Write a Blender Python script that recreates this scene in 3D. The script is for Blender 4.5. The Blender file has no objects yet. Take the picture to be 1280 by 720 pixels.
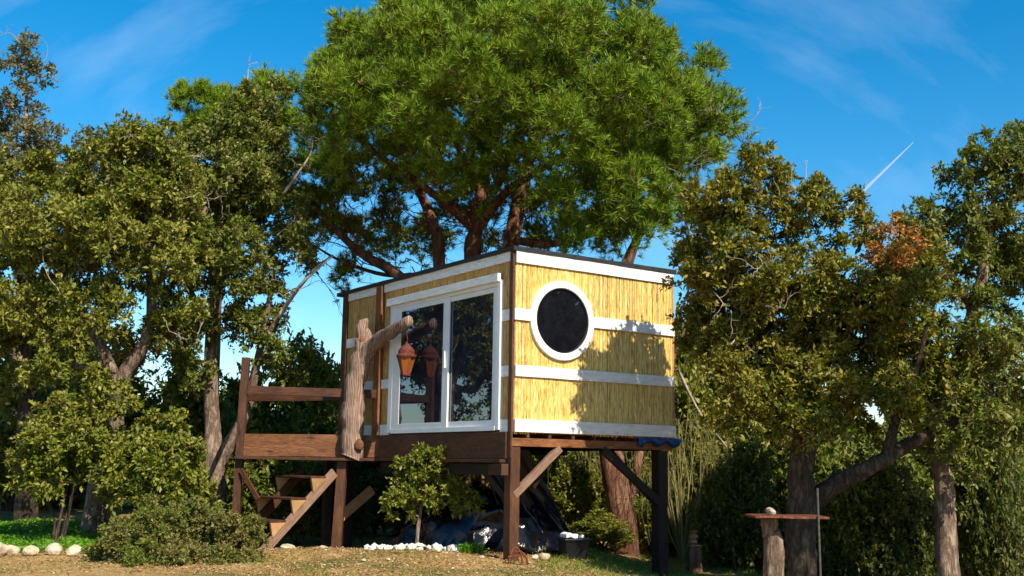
import bpy, bmesh, math, random
import numpy as np
from mathutils import Vector, Matrix
random.seed(7); RNG = np.random.default_rng(11)
S = bpy.context.scene
COL = S.collection

# ------------------------------------------------------------------ camera
EYE = 1.30; FPX = 1355.0; PITCH = .1611; ROLL = -.015
cam_d = bpy.data.cameras.new('camera'); cam = bpy.data.objects.new('camera', cam_d); COL.objects.link(cam)
cam_d.sensor_width = 36; cam_d.lens = 36*FPX/1280; cam_d.clip_end = 20000; cam_d.clip_start = .05
cam.location = (0, 0, EYE)
cam.matrix_world = Matrix.Translation((0, 0, EYE)) @ Matrix.Rotation(math.pi/2+PITCH, 4, 'X') @ Matrix.Rotation(-ROLL, 4, 'Z')
S.camera = cam
# ------------------------------------------------------------------ light
YAW = .965
Rv = np.array([math.sin(YAW), math.cos(YAW), 0.]); Lv = np.array([-math.cos(YAW), math.sin(YAW), 0.])
C0 = np.array([.043, 14.493, 1.725])              # near lower corner of the cabin
nR = -Lv; nL = -Rv
SUN_EL = math.radians(41); graze = math.radians(2.5)
hor = nR*math.cos(graze)+nL*math.sin(graze)
SUN = np.array([hor[0]*math.cos(SUN_EL), hor[1]*math.cos(SUN_EL), math.sin(SUN_EL)])
sun_d = bpy.data.lights.new('sun', 'SUN'); sun_d.energy = 5.0; sun_d.angle = math.radians(.5); sun_d.color = (1, .92, .77)
sun = bpy.data.objects.new('sun', sun_d); COL.objects.link(sun)
sun.rotation_euler = Vector(SUN).to_track_quat('Z', 'Y').to_euler(); sun.location = (0, 0, 30)
world = bpy.data.worlds.new('World'); S.world = world; world.use_nodes = True
nt = world.node_tree; nt.nodes.clear()
wo = nt.nodes.new('ShaderNodeOutputWorld'); bg = nt.nodes.new('ShaderNodeBackground'); sk = nt.nodes.new('ShaderNodeTexSky')
sk.sky_type = 'NISHITA'; sk.sun_disc = False; sk.sun_elevation = SUN_EL
sk.sun_rotation = math.atan2(SUN[0], SUN[1]); sk.altitude = 200; sk.air_density = 1.0; sk.dust_density = .35; sk.ozone_density = 2.4
hs = nt.nodes.new('ShaderNodeHueSaturation'); hs.inputs['Saturation'].default_value = 1.48; hs.inputs['Hue'].default_value = .492; hs.inputs['Value'].default_value = 1.0
bg.inputs['Strength'].default_value = .116
# thin cirrus streaks
tc = nt.nodes.new('ShaderNodeTexCoord'); mp = nt.nodes.new('ShaderNodeMapping')
mp.inputs['Rotation'].default_value = (.3, .5, .6); mp.inputs['Scale'].default_value = (.7, 22, 7)
nz = nt.nodes.new('ShaderNodeTexNoise'); nz.inputs['Scale'].default_value = 1.6; nz.inputs['Detail'].default_value = 8; nz.inputs['Roughness'].default_value = .55
rp = nt.nodes.new('ShaderNodeValToRGB'); rp.color_ramp.elements[0].position = .50; rp.color_ramp.elements[1].position = .85
rp.color_ramp.elements[0].color = (0, 0, 0, 1); rp.color_ramp.elements[1].color = (.12, .12, .12, 1)
mx = nt.nodes.new('ShaderNodeMix'); mx.data_type = 'RGBA'; mx.inputs['B'].default_value = (7.5, 8.2, 9.2, 1)
nt.links.new(tc.outputs['Generated'], mp.inputs['Vector']); nt.links.new(mp.outputs['Vector'], nz.inputs['Vector'])
nt.links.new(nz.outputs['Fac'], rp.inputs['Fac']); nt.links.new(rp.outputs['Color'], mx.inputs['Factor'])
nt.links.new(sk.outputs['Color'], hs.inputs['Color']); nt.links.new(hs.outputs['Color'], mx.inputs['A'])
nt.links.new(mx.outputs['Result'], bg.inputs['Color']); nt.links.new(bg.outputs['Background'], wo.inputs['Surface'])
vs = S.view_settings; vs.view_transform = 'Standard'; vs.look = 'None'; vs.gamma = 1; vs.exposure = .62; vs.use_curve_mapping = False
cy = S.cycles; cy.max_bounces = 7; cy.diffuse_bounces = 2; cy.glossy_bounces = 4; cy.transmission_bounces = 4; cy.transparent_max_bounces = 8
cy.use_denoising = True

# ------------------------------------------------------------------ pixels to positions
def ray(x, y):
    dx, dy = x-640, y-360; c, s = math.cos(ROLL), math.sin(ROLL)
    a = (c*dx+s*dy)/FPX; u = -(-s*dx+c*dy)/FPX
    return np.array([a, math.cos(PITCH)-u*math.sin(PITCH), u*math.cos(PITCH)+math.sin(PITCH)])
def at(x, y, Y):
    d = ray(x, y); return np.array([0, 0, EYE])+d*(Y/d[1])
def sstep(a, b, x): t = np.clip((np.asarray(x, float)-a)/(b-a), 0, 1); return t*t*(3-2*t)
def gz(x, y):
    x = np.asarray(x, float); y = np.asarray(y, float)
    z = -.30*sstep(.7, 2.6, x)-.25*sstep(2.5, 8, x)
    z = z+.22*sstep(16.5, 22, y)*sstep(-3.5, -7, x)
    z = z+.06*np.exp(-((x+1.2)**2/4+(y-15.2)**2/2.5))
    z = z+.025*np.sin(x*1.7+y*.6)*np.cos(y*1.3-x*.4)
    z = z-.15*sstep(15.9, 17.1, y)*sstep(.6, -.4, x)*sstep(-6.5, -4.5, x)+.03*np.exp(-((x+1.8)**2/3+(y-15.5)**2/.5))
    z = z-.55*sstep(24, 60, y)+.004*np.sin(x*5.1)*np.sin(y*4.3)
    return z
def gz1(x, y): return float(gz(x, y))

# ------------------------------------------------------------------ material helpers
def mat(name):
    m = bpy.data.materials.new(name); m.use_nodes = True
    m.node_tree.nodes.clear(); return m, N(m.node_tree)
class N:
    def __init__(s, t): s.t = t
    def __call__(s, typ, ins=None, **kw):
        n = s.t.nodes.new('ShaderNode'+typ)
        for k, v in kw.items(): setattr(n, k, v)
        for k, v in (ins or {}).items():
            if isinstance(v, bpy.types.NodeSocket): s.t.links.new(v, n.inputs[k])
            else: n.inputs[k].default_value = v
        return n
    def ramp(s, fac, stops, interp='LINEAR'):
        n = s.t.nodes.new('ShaderNodeValToRGB'); cr = n.color_ramp; cr.interpolation = interp
        while len(cr.elements) < len(stops): cr.elements.new(.5)
        for e, (p, c) in zip(cr.elements, stops):
            e.position = p; e.color = (*c, 1) if len(c) == 3 else c
        s.t.links.new(fac, n.inputs['Fac']); return n.outputs['Color']
    def mix(s, fac, a, b, blend='MIX'):
        n = s.t.nodes.new('ShaderNodeMix'); n.data_type = 'RGBA'; n.blend_type = blend
        for k, v in (('Factor', fac), ('A', a), ('B', b)):
            if isinstance(v, bpy.types.NodeSocket): s.t.links.new(v, n.inputs[k])
            elif k == 'Factor': n.inputs[k].default_value = v
            else: n.inputs[k].default_value = (*v, 1)
        return n.outputs['Result']
    def noise(s, vec, scale, detail=4, rough=.55, dist=0):
        return s('TexNoise', {'Vector': vec, 'Scale': scale, 'Detail': detail, 'Roughness': rough, 'Distortion': dist}).outputs['Fac']
    def coords(s, scale=(1, 1, 1), off=None):
        tc = s('TexCoord'); m = s('Mapping', {'Vector': tc.outputs['Object'], 'Scale': scale})
        if off is not None: s.t.links.new(off, m.inputs['Location'])
        return m.outputs['Vector']
    def math(s, op, a, b=0.):
        n = s.t.nodes.new('ShaderNodeMath'); n.operation = op
        for i, v in enumerate((a, b)):
            if isinstance(v, bpy.types.NodeSocket): s.t.links.new(v, n.inputs[i])
            else: n.inputs[i].default_value = v
        return n.outputs[0]
    def bump(s, h, strength=.5, dist=.01):
        return s('Bump', {'Height': h, 'Strength': strength, 'Distance': dist}).outputs['Normal']
    def out(s, sh): o = s('OutputMaterial'); s.t.links.new(sh, o.inputs['Surface'])
    def pbr(s, col, rough=.7, spec=.3, normal=None, **kw):
        ins = {'Base Color': col if isinstance(col, bpy.types.NodeSocket) else (*col, 1), 'Roughness': rough, 'Specular IOR Level': spec}
        if normal is not None: ins['Normal'] = normal
        ins.update(kw)
        return s('BsdfPrincipled', ins).outputs['BSDF']

def wood_mat(name, dark, mid, light, rough=.62, wear=.35, spec=.3):
    m, n = mat(name)
    rnd = n('ObjectInfo').outputs['Random']
    off = n('CombineXYZ', {'X': n.math('MULTIPLY', rnd, 37.), 'Y': n.math('MULTIPLY', rnd, 11.), 'Z': n.math('MULTIPLY', rnd, 5.)}).outputs[0]
    v = n.coords((1.1, 9, 9), off)
    g = n.noise(v, 5.5, 7, .62, 1.3); fine = n.noise(n.coords((3, 60, 60), off), 3, 4, .6)
    blot = n.noise(n.coords((1, 2.2, 2.2), off), 2.1, 4, .6)
    c = n.ramp(g, [(.25, dark), (.52, mid), (.78, light)])
    c = n.mix(n.math('MULTIPLY', fine, .5), c, dark, 'MIX')
    wv = n.ramp(blot, [(.50, (0, 0, 0)), (.70, (wear, wear, wear))])
    c = n.mix(wv, c, light)
    hs_ = n('HueSaturation', {'Value': n.math('ADD', n.math('MULTIPLY', rnd, .5), .75), 'Color': c})
    kn = n('TexVoronoi', {'Vector': n.coords((1.3, 5, 5), off), 'Scale': 1.15})
    kd = n.ramp(kn.outputs['Distance'], [(.05, (1, 1, 1)), (.13, (0, 0, 0))])
    c = n.mix(n.math('MULTIPLY', kd, .8), hs_.outputs['Color'], tuple(x*.35 for x in dark))
    h = n.math('ADD', g, n.math('MULTIPLY', fine, .6))
    n.out(n.pbr(c, rough, spec, n.bump(h, .5, .006))); return m
M = {}
M['stain'] = wood_mat('stained_wood', (.022, .009, .005), (.085, .032, .014), (.19, .075, .03))
M['warm'] = wood_mat('orange_wood', (.05, .02, .008), (.20, .075, .025), (.40, .17, .06), .55)
M['grey'] = wood_mat('weathered_wood', (.10, .055, .035), (.26, .15, .095), (.42, .27, .18), .8)
M['cut'] = wood_mat('cut_wood', (.22, .11, .045), (.42, .22, .09), (.6, .36, .17), .7)
M['tarred'] = wood_mat('dark_wood', (.008, .005, .004), (.022, .012, .008), (.05, .027, .016), .7)

def white_mat():
    m, n = mat('white_paint'); v = n.coords((1, 1, 1)); st = n.noise(n.coords((1.5, 1.5, 7)), 3, 6, .7)
    c = n.ramp(st, [(.30, (.46, .40, .31)), (.43, (.70, .68, .63)), (.6, (.80, .79, .77)), (.8, (.83, .82, .80))])
    grain = n.noise(n.coords((3, 3, 40)), 6, 3)
    n.out(n.pbr(c, .5, .35, n.bump(n.math('ADD', grain, n.noise(v, 60, 3)), .25, .003))); return m
M['white'] = white_mat()
m, n = mat('white_aluminium'); n.out(n.pbr(n.ramp(n.noise(n.coords(), 4, 5), [(.3, (.72, .72, .72)), (.6, (.80, .80, .80))]), .28, .5)); M['alu'] = m
def reed_mat(name='reed', k=(1, 1, 1)):
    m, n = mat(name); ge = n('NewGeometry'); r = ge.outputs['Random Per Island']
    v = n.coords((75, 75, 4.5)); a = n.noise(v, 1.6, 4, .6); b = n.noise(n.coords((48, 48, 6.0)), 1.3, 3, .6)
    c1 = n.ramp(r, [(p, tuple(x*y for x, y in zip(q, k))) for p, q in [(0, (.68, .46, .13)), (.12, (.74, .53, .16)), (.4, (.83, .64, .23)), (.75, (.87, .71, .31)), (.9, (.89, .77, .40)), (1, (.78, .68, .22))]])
    c2 = n.ramp(a, [(.33, (.42, .28, .10)), (.46, (.88, .82, .66)), (.60, (1, 1, .96))])
    c = n.mix(.9, c1, n.mix(1., c1, c2, 'MULTIPLY'))
    dsh = n.noise(n.coords((24, 24, 3.4)), 1.5, 5, .72, .4)
    c = n.mix(1., c, n.ramp(dsh, [(.34, (.42, .27, .10)), (.46, (.86, .76, .56)), (.58, (1, 1, 1)), (.72, (1.12, 1.12, 1.15))]), 'MULTIPLY')
    c = n.mix(n.math('MULTIPLY', n.ramp(b, [(.5, (0, 0, 0)), (.68, (1, 1, 1))]), .35), c, (.40, .25, .07))
    n.out(n.pbr(c, .42, .4, n.bump(a, .3, .003))); return m
M['reed'] = reed_mat(); M['brown_reed'] = reed_mat('brown_reed', (.74, .60, .48))  # second reed is the same shader tinted darker and browner, for the door face
m, n = mat('roof_felt'); n.out(n.pbr(n.ramp(n.noise(n.coords(), 30, 5), [(.3, (.008, .008, .009)), (.7, (.03, .03, .032))]), .75, .3, n.bump(n.noise(n.coords(), 120, 3), .6, .004))); M['felt'] = m
m, n = mat('interior_board'); n.out(n.pbr(n.ramp(n.noise(n.coords((1, 8, 8)), 4, 5), [(.3, (.20, .13, .08)), (.7, (.32, .22, .14))]), .8, .2)); M['inner'] = m
def glass_mat(name, tint, ior, sky_haze):
    m, n = mat(name); fr = n('Fresnel', {'IOR': ior}).outputs[0]
    w = n.bump(n.noise(n.coords(), 1.1, 2), .035, .02)
    gl = n('BsdfGlossy', {'Color': (.86, .92, 1, 1), 'Roughness': .0, 'Normal': w}).outputs[0]
    tr = n('BsdfTransparent', {'Color': (*tint, 1)}).outputs[0]
    mx = n('MixShader', {0: fr, 1: tr, 2: gl}); df = n('BsdfDiffuse', {'Color': (.40, .43, .66, 1)}).outputs[0]
    dn = n.math('MULTIPLY', n.ramp(n.noise(n.coords(), 5, 5, .7), [(.3, (.3, .3, .3)), (.75, (1, 1, 1))]), sky_haze); n.out(n('MixShader', {0: dn, 1: mx.outputs[0], 2: df}).outputs[0]); return m  # patchy bluish veil painted into the panes for sky haze, lifts their blacks
M['glass'] = glass_mat('door_glass', (.35, .38, .42), 2.2, .05)
M['dglass'] = glass_mat('tinted_glass', (.34, .30, .40), 2.0, .022)
def amber():
    m, n = mat('amber_glass'); t = n('BsdfTranslucent', {'Color': (.6, .17, .015, 1)}).outputs[0]
    p = n.pbr((.30, .085, .012), .12, .6, n.bump(n.noise(n.coords(), 90, 2), .5, .004)); n.out(n('MixShader', {0: .2, 1: p, 2: t}).outputs[0]); return m
M['amber'] = amber()
def rust(name, a, b, c):
    m, n = mat(name); x = n.noise(n.coords(), 26, 6, .7)
    n.out(n.pbr(n.ramp(x, [(.3, a), (.5, b), (.7, c)]), .8, .3, n.bump(x, .6, .004))); return m
M['rust'] = rust('rusty_iron', (.04, .012, .006), (.13, .035, .014), (.26, .085, .03))
M['lamp_metal'] = rust('lantern_metal', (.03, .008, .006), (.11, .022, .014), (.2, .06, .03))
M['pole'] = rust('steel_pole', (.02, .018, .016), (.045, .04, .035), (.08, .07, .06))
def bark(name, a, b, c, sc=9., stretch=.35, bstr=1., bd=.03):
    m, n = mat(name); v = n.coords((1, 1, stretch))
    vd = n.mix(.30, v, n('TexNoise', {'Vector': v, 'Scale': 5., 'Detail': 4.}).outputs['Color'])
    vo = n('TexVoronoi', {'Vector': vd, 'Scale': sc}, feature='DISTANCE_TO_EDGE').outputs['Distance']
    nz = n.noise(n.coords((1.6, 1.6, stretch*.8)), sc*1.3, 8, .72, .8); big = n.noise(v, 2.3, 4)
    h = n.math('ADD', n.math('MULTIPLY', n.ramp(vo, [(0, (0, 0, 0)), (.3, (1, 1, 1))]), .45), n.math('MULTIPLY', nz, 1.3))
    col = n.ramp(n.math('MULTIPLY', h, .7), [(.30, a), (.58, b), (.92, c)])
    col = n.mix(n.math('MULTIPLY', n.ramp(big, [(.42, (0, 0, 0)), (.62, (1, 1, 1))]), .45), col, a)
    n.out(n.pbr(col, .9, .15, n.bump(h, bstr, bd))); return m
M['oak_bark'] = bark('oak_bark', (.055, .036, .026), (.22, .15, .105), (.44, .34, .26), 11, .4)
M['dark_bark'] = bark('dark_oak_bark', (.02, .014, .01), (.07, .048, .034), (.15, .11, .08), 12, .4)
M['pine_bark'] = bark('pine_bark', (.05, .022, .014), (.17, .075, .045), (.34, .19, .125), 7, .3)
M['dead'] = bark('dead_wood', (.20, .15, .11), (.40, .33, .26), (.60, .52, .43), 20, .2, .4, .01)
M['log'] = None
def log_mat():
    m, n = mat('debarked_log'); v = n.coords((9, 9, 1.05))
    g = n.noise(v, 2.6, 8, .6, 1.6); f = n.noise(n.coords((55, 55, 4)), 2, 4)
    wv = n('TexWave', {'Vector': n.coords((1, 1, .14)), 'Scale': 11., 'Distortion': 9., 'Detail': 4., 'Detail Scale': 1.4}).outputs['Fac']
    c = n.ramp(n.math('ADD', n.math('MULTIPLY', g, .6), n.math('MULTIPLY', wv, .4)), [(.2, (.09, .05, .034)), (.45, (.21, .125, .088)), (.62, (.31, .205, .15)), (.8, (.42, .30, .23))])
    c = n.mix(n.math('MULTIPLY', f, .35), c, (.06, .03, .02))
    n.out(n.pbr(c, .75, .25, n.bump(n.math('ADD', g, n.math('MULTIPLY', f, .5)), .4, .01))); return m
M['log'] = log_mat()
def leaf_mat(name, cols, trans=.20, rough=.5, spec=.22, tcol=None, patch=None):
    m, n = mat(name); r = n('NewGeometry').outputs['Random Per Island']
    st = [(i/(len(cols)-1), c) for i, c in enumerate(cols)]
    c = n.ramp(r, st)
    big = n.noise(n.coords(), 1.1, 3); c = n.mix(n.math('MULTIPLY', n.ramp(big, [(.40, (0, 0, 0)), (.66, (1, 1, 1))]), .45), c, patch or cols[-1])
    p = n.pbr(c, rough, spec)
    tc_ = n.mix(.75, c, tcol or (.26, .30, .02)); t = n('BsdfTranslucent', {'Color': tc_}).outputs[0]
    n.out(n('MixShader', {0: trans, 1: p, 2: t}).outputs[0]); return m
M['oak_olive'] = leaf_mat('olive_oak_leaf', [(.042, .070, .006), (.082, .118, .009), (.135, .158, .012), (.195, .198, .018), (.31, .275, .06)])
M['oak_green'] = leaf_mat('green_oak_leaf', [(.035, .065, .007), (.065, .105, .010), (.105, .14, .013), (.15, .17, .018), (.26, .24, .07)])
M['oak_grey'] = leaf_mat('grey_oak_leaf', [(0.046, 0.065, 0.026), (0.078, 0.091, 0.039), (0.130, 0.130, 0.058), (0.169, 0.137, 0.078), (0.260, 0.208, 0.130)], .25)
M['oak_right'] = leaf_mat('gold_oak_leaf', [(.03, .058, .006), (.065, .095, .008), (.12, .14, .010), (.19, .18, .015), (.32, .23, .04)])
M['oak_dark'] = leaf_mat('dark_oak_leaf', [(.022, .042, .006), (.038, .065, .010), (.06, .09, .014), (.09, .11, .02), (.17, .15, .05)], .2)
M['rusty_leaf'] = leaf_mat('rusty_leaf', [(.30, .10, .02), (.42, .15, .03), (.5, .22, .06), (.36, .2, .06)], .3, tcol=(.5, .16, .02))
M['shrub'] = leaf_mat('shrub_leaf', [(.05, .085, .010), (.09, .135, .014), (.13, .18, .02), (.19, .19, .03), (.27, .17, .08)], .28)
M['bright'] = leaf_mat('clover_leaf', [(.05, .14, .012), (.08, .22, .015), (.13, .30, .02), (.18, .34, .03)], .35, tcol=(.25, .5, .02))
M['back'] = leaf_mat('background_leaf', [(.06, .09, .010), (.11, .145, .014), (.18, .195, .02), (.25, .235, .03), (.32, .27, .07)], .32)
M['needle'] = leaf_mat('pine_needle', [(.03, .075, .005), (.06, .135, .007), (.11, .20, .009), (.18, .27, .012), (.28, .34, .022)], .10, .5, .2, (.18, .32, .012))
M['grass_dry'] = leaf_mat('dry_grass', [(.22, .14, .045), (.34, .23, .08), (.44, .31, .11), (.30, .26, .06), (.16, .2, .03)], .25, .7, .2, (.4, .3, .08))
M['grass_green'] = leaf_mat('green_grass', [(.06, .13, .012), (.10, .19, .018), (.16, .24, .025), (.24, .24, .05)], .3, .6, .2, (.25, .4, .02))
M['litter'] = leaf_mat('leaf_litter', [(.20, .09, .03), (.33, .17, .06), (.45, .27, .11), (.14, .06, .025), (.55, .42, .22)], .1, .8, .2, (.3, .15, .04))
M['dry_twig'] = leaf_mat('dry_twig', [(.12, .11, .03), (.20, .17, .06), (.28, .23, .10), (.16, .16, .03)], .1, .8, .2)
def ground_mat():
    m, n = mat('dry_soil'); v = n.coords()
    a = n.noise(v, .7, 5, .6); b = n.noise(v, 9, 7, .7); c_ = n.noise(v, 60, 4, .7)
    c = n.ramp(b, [(.3, (.24, .13, .045)), (.5, (.46, .28, .105)), (.72, (.62, .42, .19))])
    c = n.mix(n.math('MULTIPLY', n.ramp(a, [(.48, (0, 0, 0)), (.62, (1, 1, 1))]), .75), c, (.085, .11, .022))
    n.out(n.pbr(c, .95, .1, n.bump(n.math('ADD', b, c_), .9, .03))); return m
M['soil'] = ground_mat()
def stone_mat(name, a, b, c):
    m, n = mat(name); v = n.coords(); x = n.noise(v, 7, 8, .65); y = n.noise(v, 40, 4)
    n.out(n.pbr(n.ramp(x, [(.3, a), (.5, b), (.7, c)]), .88, .2, n.bump(n.math('ADD', x, n.math('MULTIPLY', y, .4)), .7, .02))); return m
M['stone'] = stone_mat('pale_limestone', (.26, .18, .10), (.50, .40, .27), (.66, .58, .45))
M['whitestone'] = stone_mat('white_limestone', (.45, .40, .32), (.64, .60, .52), (.78, .76, .70))
M['redstone'] = stone_mat('reddish_stone', (.17, .075, .035), (.30, .15, .075), (.44, .27, .15))
def plastic(name, col, rough, col2):
    m, n = mat(name); v = n.coords(); x = n.noise(v, 3, 5)
    n.out(n.pbr(n.ramp(x, [(.35, col), (.7, col2)]), rough, .34, n.bump(n.math('ADD', n.noise(v, 7, 5, .6, 1.2), n.math('MULTIPLY', n.noise(v, 30, 3), .12)), .28, .03))); return m
M['blackplastic'] = plastic('black_plastic_sheet', (.002, .002, .0025), .17, (.004, .004, .006))
M['blueplastic'] = plastic('blue_black_tarpaulin', (.002, .003, .007), .2, (.004, .008, .022))
M['bluetarp'] = plastic('blue_tarpaulin', (.01, .03, .12), .4, (.015, .06, .22))
M['bin'] = plastic('black_plastic_tub', (.005, .005, .005), .4, (.008, .008, .009))
M['whiteplastic'] = stone_mat('white_plastic', (.6, .6, .58), (.75, .75, .73), (.8, .8, .8))

# ------------------------------------------------------------------ object helpers
WM = {}
def setp(o, parent, Wm):
    WM[o.name] = Wm
    if parent is not None:
        o.parent = parent; o.matrix_basis = WM[parent.name].inverted() @ Wm
    else: o.matrix_basis = Wm
def tag(o, label=None, cat=None, group=None, kind=None):
    for k, v in (('label', label), ('category', cat), ('group', group), ('kind', kind)):
        if v: o[k] = v
    return o
def empty(name, loc, rz=0, label=None, cat=None, group=None):
    o = bpy.data.objects.new(name, None); COL.objects.link(o); o.empty_display_size = .2
    setp(o, None, Matrix.Translation(Vector(loc)) @ Matrix.Rotation(rz, 4, 'Z')); return tag(o, label, cat, group)
def link(name, me, material, parent=None, Wm=None, kind=None):
    o = bpy.data.objects.new(name, me); COL.objects.link(o)
    if material is not None and not me.materials: me.materials.append(material)
    setp(o, parent, Wm if Wm is not None else (WM[parent.name] if parent else Matrix()))
    if kind: o['kind'] = kind
    return o
def np_mesh(name, verts, faces, k, smooth=False):
    """verts (n,3), faces (m,k) int"""
    verts = np.ascontiguousarray(verts, np.float32); faces = np.ascontiguousarray(faces, np.int32)
    me = bpy.data.meshes.new(name); me.vertices.add(len(verts)); me.vertices.foreach_set('co', verts.ravel())
    m_ = len(faces); me.loops.add(m_*k); me.loops.foreach_set('vertex_index', faces.ravel())
    me.polygons.add(m_); me.polygons.foreach_set('loop_start', np.arange(0, m_*k, k, dtype=np.int32))
    if smooth: me.polygons.foreach_set('use_smooth', np.ones(m_, bool))
    me.update(calc_edges=True); return me
def bm_mesh(name, bm, smooth=False):
    me = bpy.data.meshes.new(name); bm.normal_update(); bm.to_mesh(me); bm.free()
    if smooth:
        for p in me.polygons: p.use_smooth = True
    return me
def box_bm(x0, x1, y0, y1, z0, z1, bev=.004, jit=0., cuts=0):
    bm = bmesh.new(); bmesh.ops.create_cube(bm, size=1)
    for v in bm.verts:
        v.co = Vector(((x0+x1)/2+v.co.x*(x1-x0), (y0+y1)/2+v.co.y*(y1-y0), (z0+z1)/2+v.co.z*(z1-z0)))
    if cuts:
        ex = [e for e in bm.edges if abs((e.verts[0].co-e.verts[1].co).normalized().x) > .9]
        bmesh.ops.subdivide_edges(bm, edges=ex, cuts=cuts)
    if jit:
        keys = {}
        for v in bm.verts:
            k = round(v.co.x, 3)
            if k not in keys: keys[k] = Vector((0, random.uniform(-jit, jit), random.uniform(-jit, jit)))
            v.co += keys[k]+Vector((0, random.uniform(-jit, jit), random.uniform(-jit, jit)))*.4
    if bev: bmesh.ops.bevel(bm, geom=[e for e in bm.edges if len(e.link_faces) == 2 and e.calc_face_angle(0) > .8], offset=bev, segments=2, affect='EDGES', profile=.6)
    return bm
def frame_along(p0, p1, up=(0, 0, 1)):
    x = (Vector(p1)-Vector(p0)); L = x.length; x.normalize(); u = Vector(up)
    if abs(x.dot(u)) > .95: u = Vector((Rv[0], Rv[1], 0))
    y = u.cross(x).normalized(); z = x.cross(y)
    m_ = Matrix((x, y, z)).transposed().to_4x4(); m_.translation = Vector(p0); return m_, L
def beam(name, p0, p1, w, h, material, parent, up=(0, 0, 1), bev=.006, jit=.003, kind=None, label=None):
    """timber from p0 to p1 (world); w sideways, h along up"""
    Wm, L = frame_along(p0, p1, up)
    bm = box_bm(0, L, -w/2, w/2, -h/2, h/2, bev, jit, 3 if L > .8 else 0)
    o = link(name, bm_mesh(name, bm), material, parent, Wm, kind)
    if label: o['label'] = label
    return o
CAB = Matrix.Translation(Vector(C0)) @ Matrix.Rotation(math.atan2(Rv[1], Rv[0]), 4, 'Z')
def cw(t, s, z): return CAB @ Vector((t, s, z))            # cabin frame: t along right face, s along door face
def cabbox(name, t0, t1, s0, s1, z0, z1, material, parent, bev=.004, jit=0., label=None):
    dims = (t1-t0, s1-s0, z1-z0); ax = int(np.argmax(dims))
    c = ((t0+t1)/2, (s0+s1)/2, (z0+z1)/2); rot = {0: Matrix(), 1: Matrix.Rotation(math.pi/2, 4, 'Z'), 2: Matrix.Rotation(-math.pi/2, 4, 'Y')}[ax]
    d = {0: dims, 1: (dims[1], dims[0], dims[2]), 2: (dims[2], dims[1], dims[0])}[ax]
    bm = box_bm(-d[0]/2, d[0]/2, -d[1]/2, d[1]/2, -d[2]/2, d[2]/2, bev, jit, 4 if jit else 0)
    o = link(name, bm_mesh(name, bm), material, parent, CAB @ Matrix.Translation(c) @ rot)
    if label: o['label'] = label
    return o
def catmull(P, R, n=6):
    P = [np.asarray(p, float) for p in P]; Q = [2*P[0]-P[1]]+P+[2*P[-1]-P[-2]]; out = []; rad = []
    for i in range(1, len(Q)-2):
        for k in range(n):
            t = k/n; a, b, c, d = Q[i-1], Q[i], Q[i+1], Q[i+2]
            out.append(.5*((2*b)+(-a+c)*t+(2*a-5*b+4*c-d)*t*t+(-a+3*b-3*c+d)*t**3)); rad.append(R[i-1]*(1-t)+R[i]*t)
    out.append(P[-1]); rad.append(R[-1]); return np.array(out), np.array(rad)
class Tubes:
    def __init__(s): s.v = []; s.f = []; s.n = 0
    def add(s, pts, rad, sides=8, rough=0., flat=1., cap=True):
        sides += sides % 2 if cap else 0
        pts = np.asarray(pts, float); m_ = len(pts); T = np.gradient(pts, axis=0); T /= np.linalg.norm(T, axis=1)[:, None]+1e-9
        ref = np.array([0, 1., 0]) if abs(T[0][1]) < .8 else np.array([1., 0, 0])
        u = np.cross(T, ref); u /= np.linalg.norm(u, axis=1)[:, None]+1e-9; w = np.cross(T, u)
        a = np.arange(sides)*2*math.pi/sides
        rr = np.asarray(rad, float)[:, None]*np.ones((1, sides))
        if rough: rr = rr*(1+rough*RNG.normal(size=(1, sides))*.7+rough*RNG.normal(size=(m_, sides)))
        V = pts[:, None]+rr[..., None]*(np.cos(a)[None, :, None]*u[:, None]+flat*np.sin(a)[None, :, None]*w[:, None])
        s.v.append(V.reshape(-1, 3)); i = np.arange(m_-1)[:, None]*sides; j = np.arange(sides)[None]; j2 = (j+1) % sides
        s.f.append(np.stack([i+j, i+j2, i+sides+j2, i+sides+j], -1).reshape(-1, 4)+s.n); s.n += m_*sides
        if cap:
            first = s.n-m_*sides
            for ring0, p in ((first, pts[0]), (first+(m_-1)*sides, pts[-1])):
                ring = ring0+np.arange(sides); s.v.append(p[None])
                s.f.append(np.stack([ring[::2], ring[1::2], np.roll(ring, -2)[::2], np.full(sides//2, s.n)], -1)); s.n += 1
    def mesh(s, name, off=(0, 0, 0)): return np_mesh(name, np.concatenate(s.v)-np.asarray(off), np.concatenate(s.f), 4, True)

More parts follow.
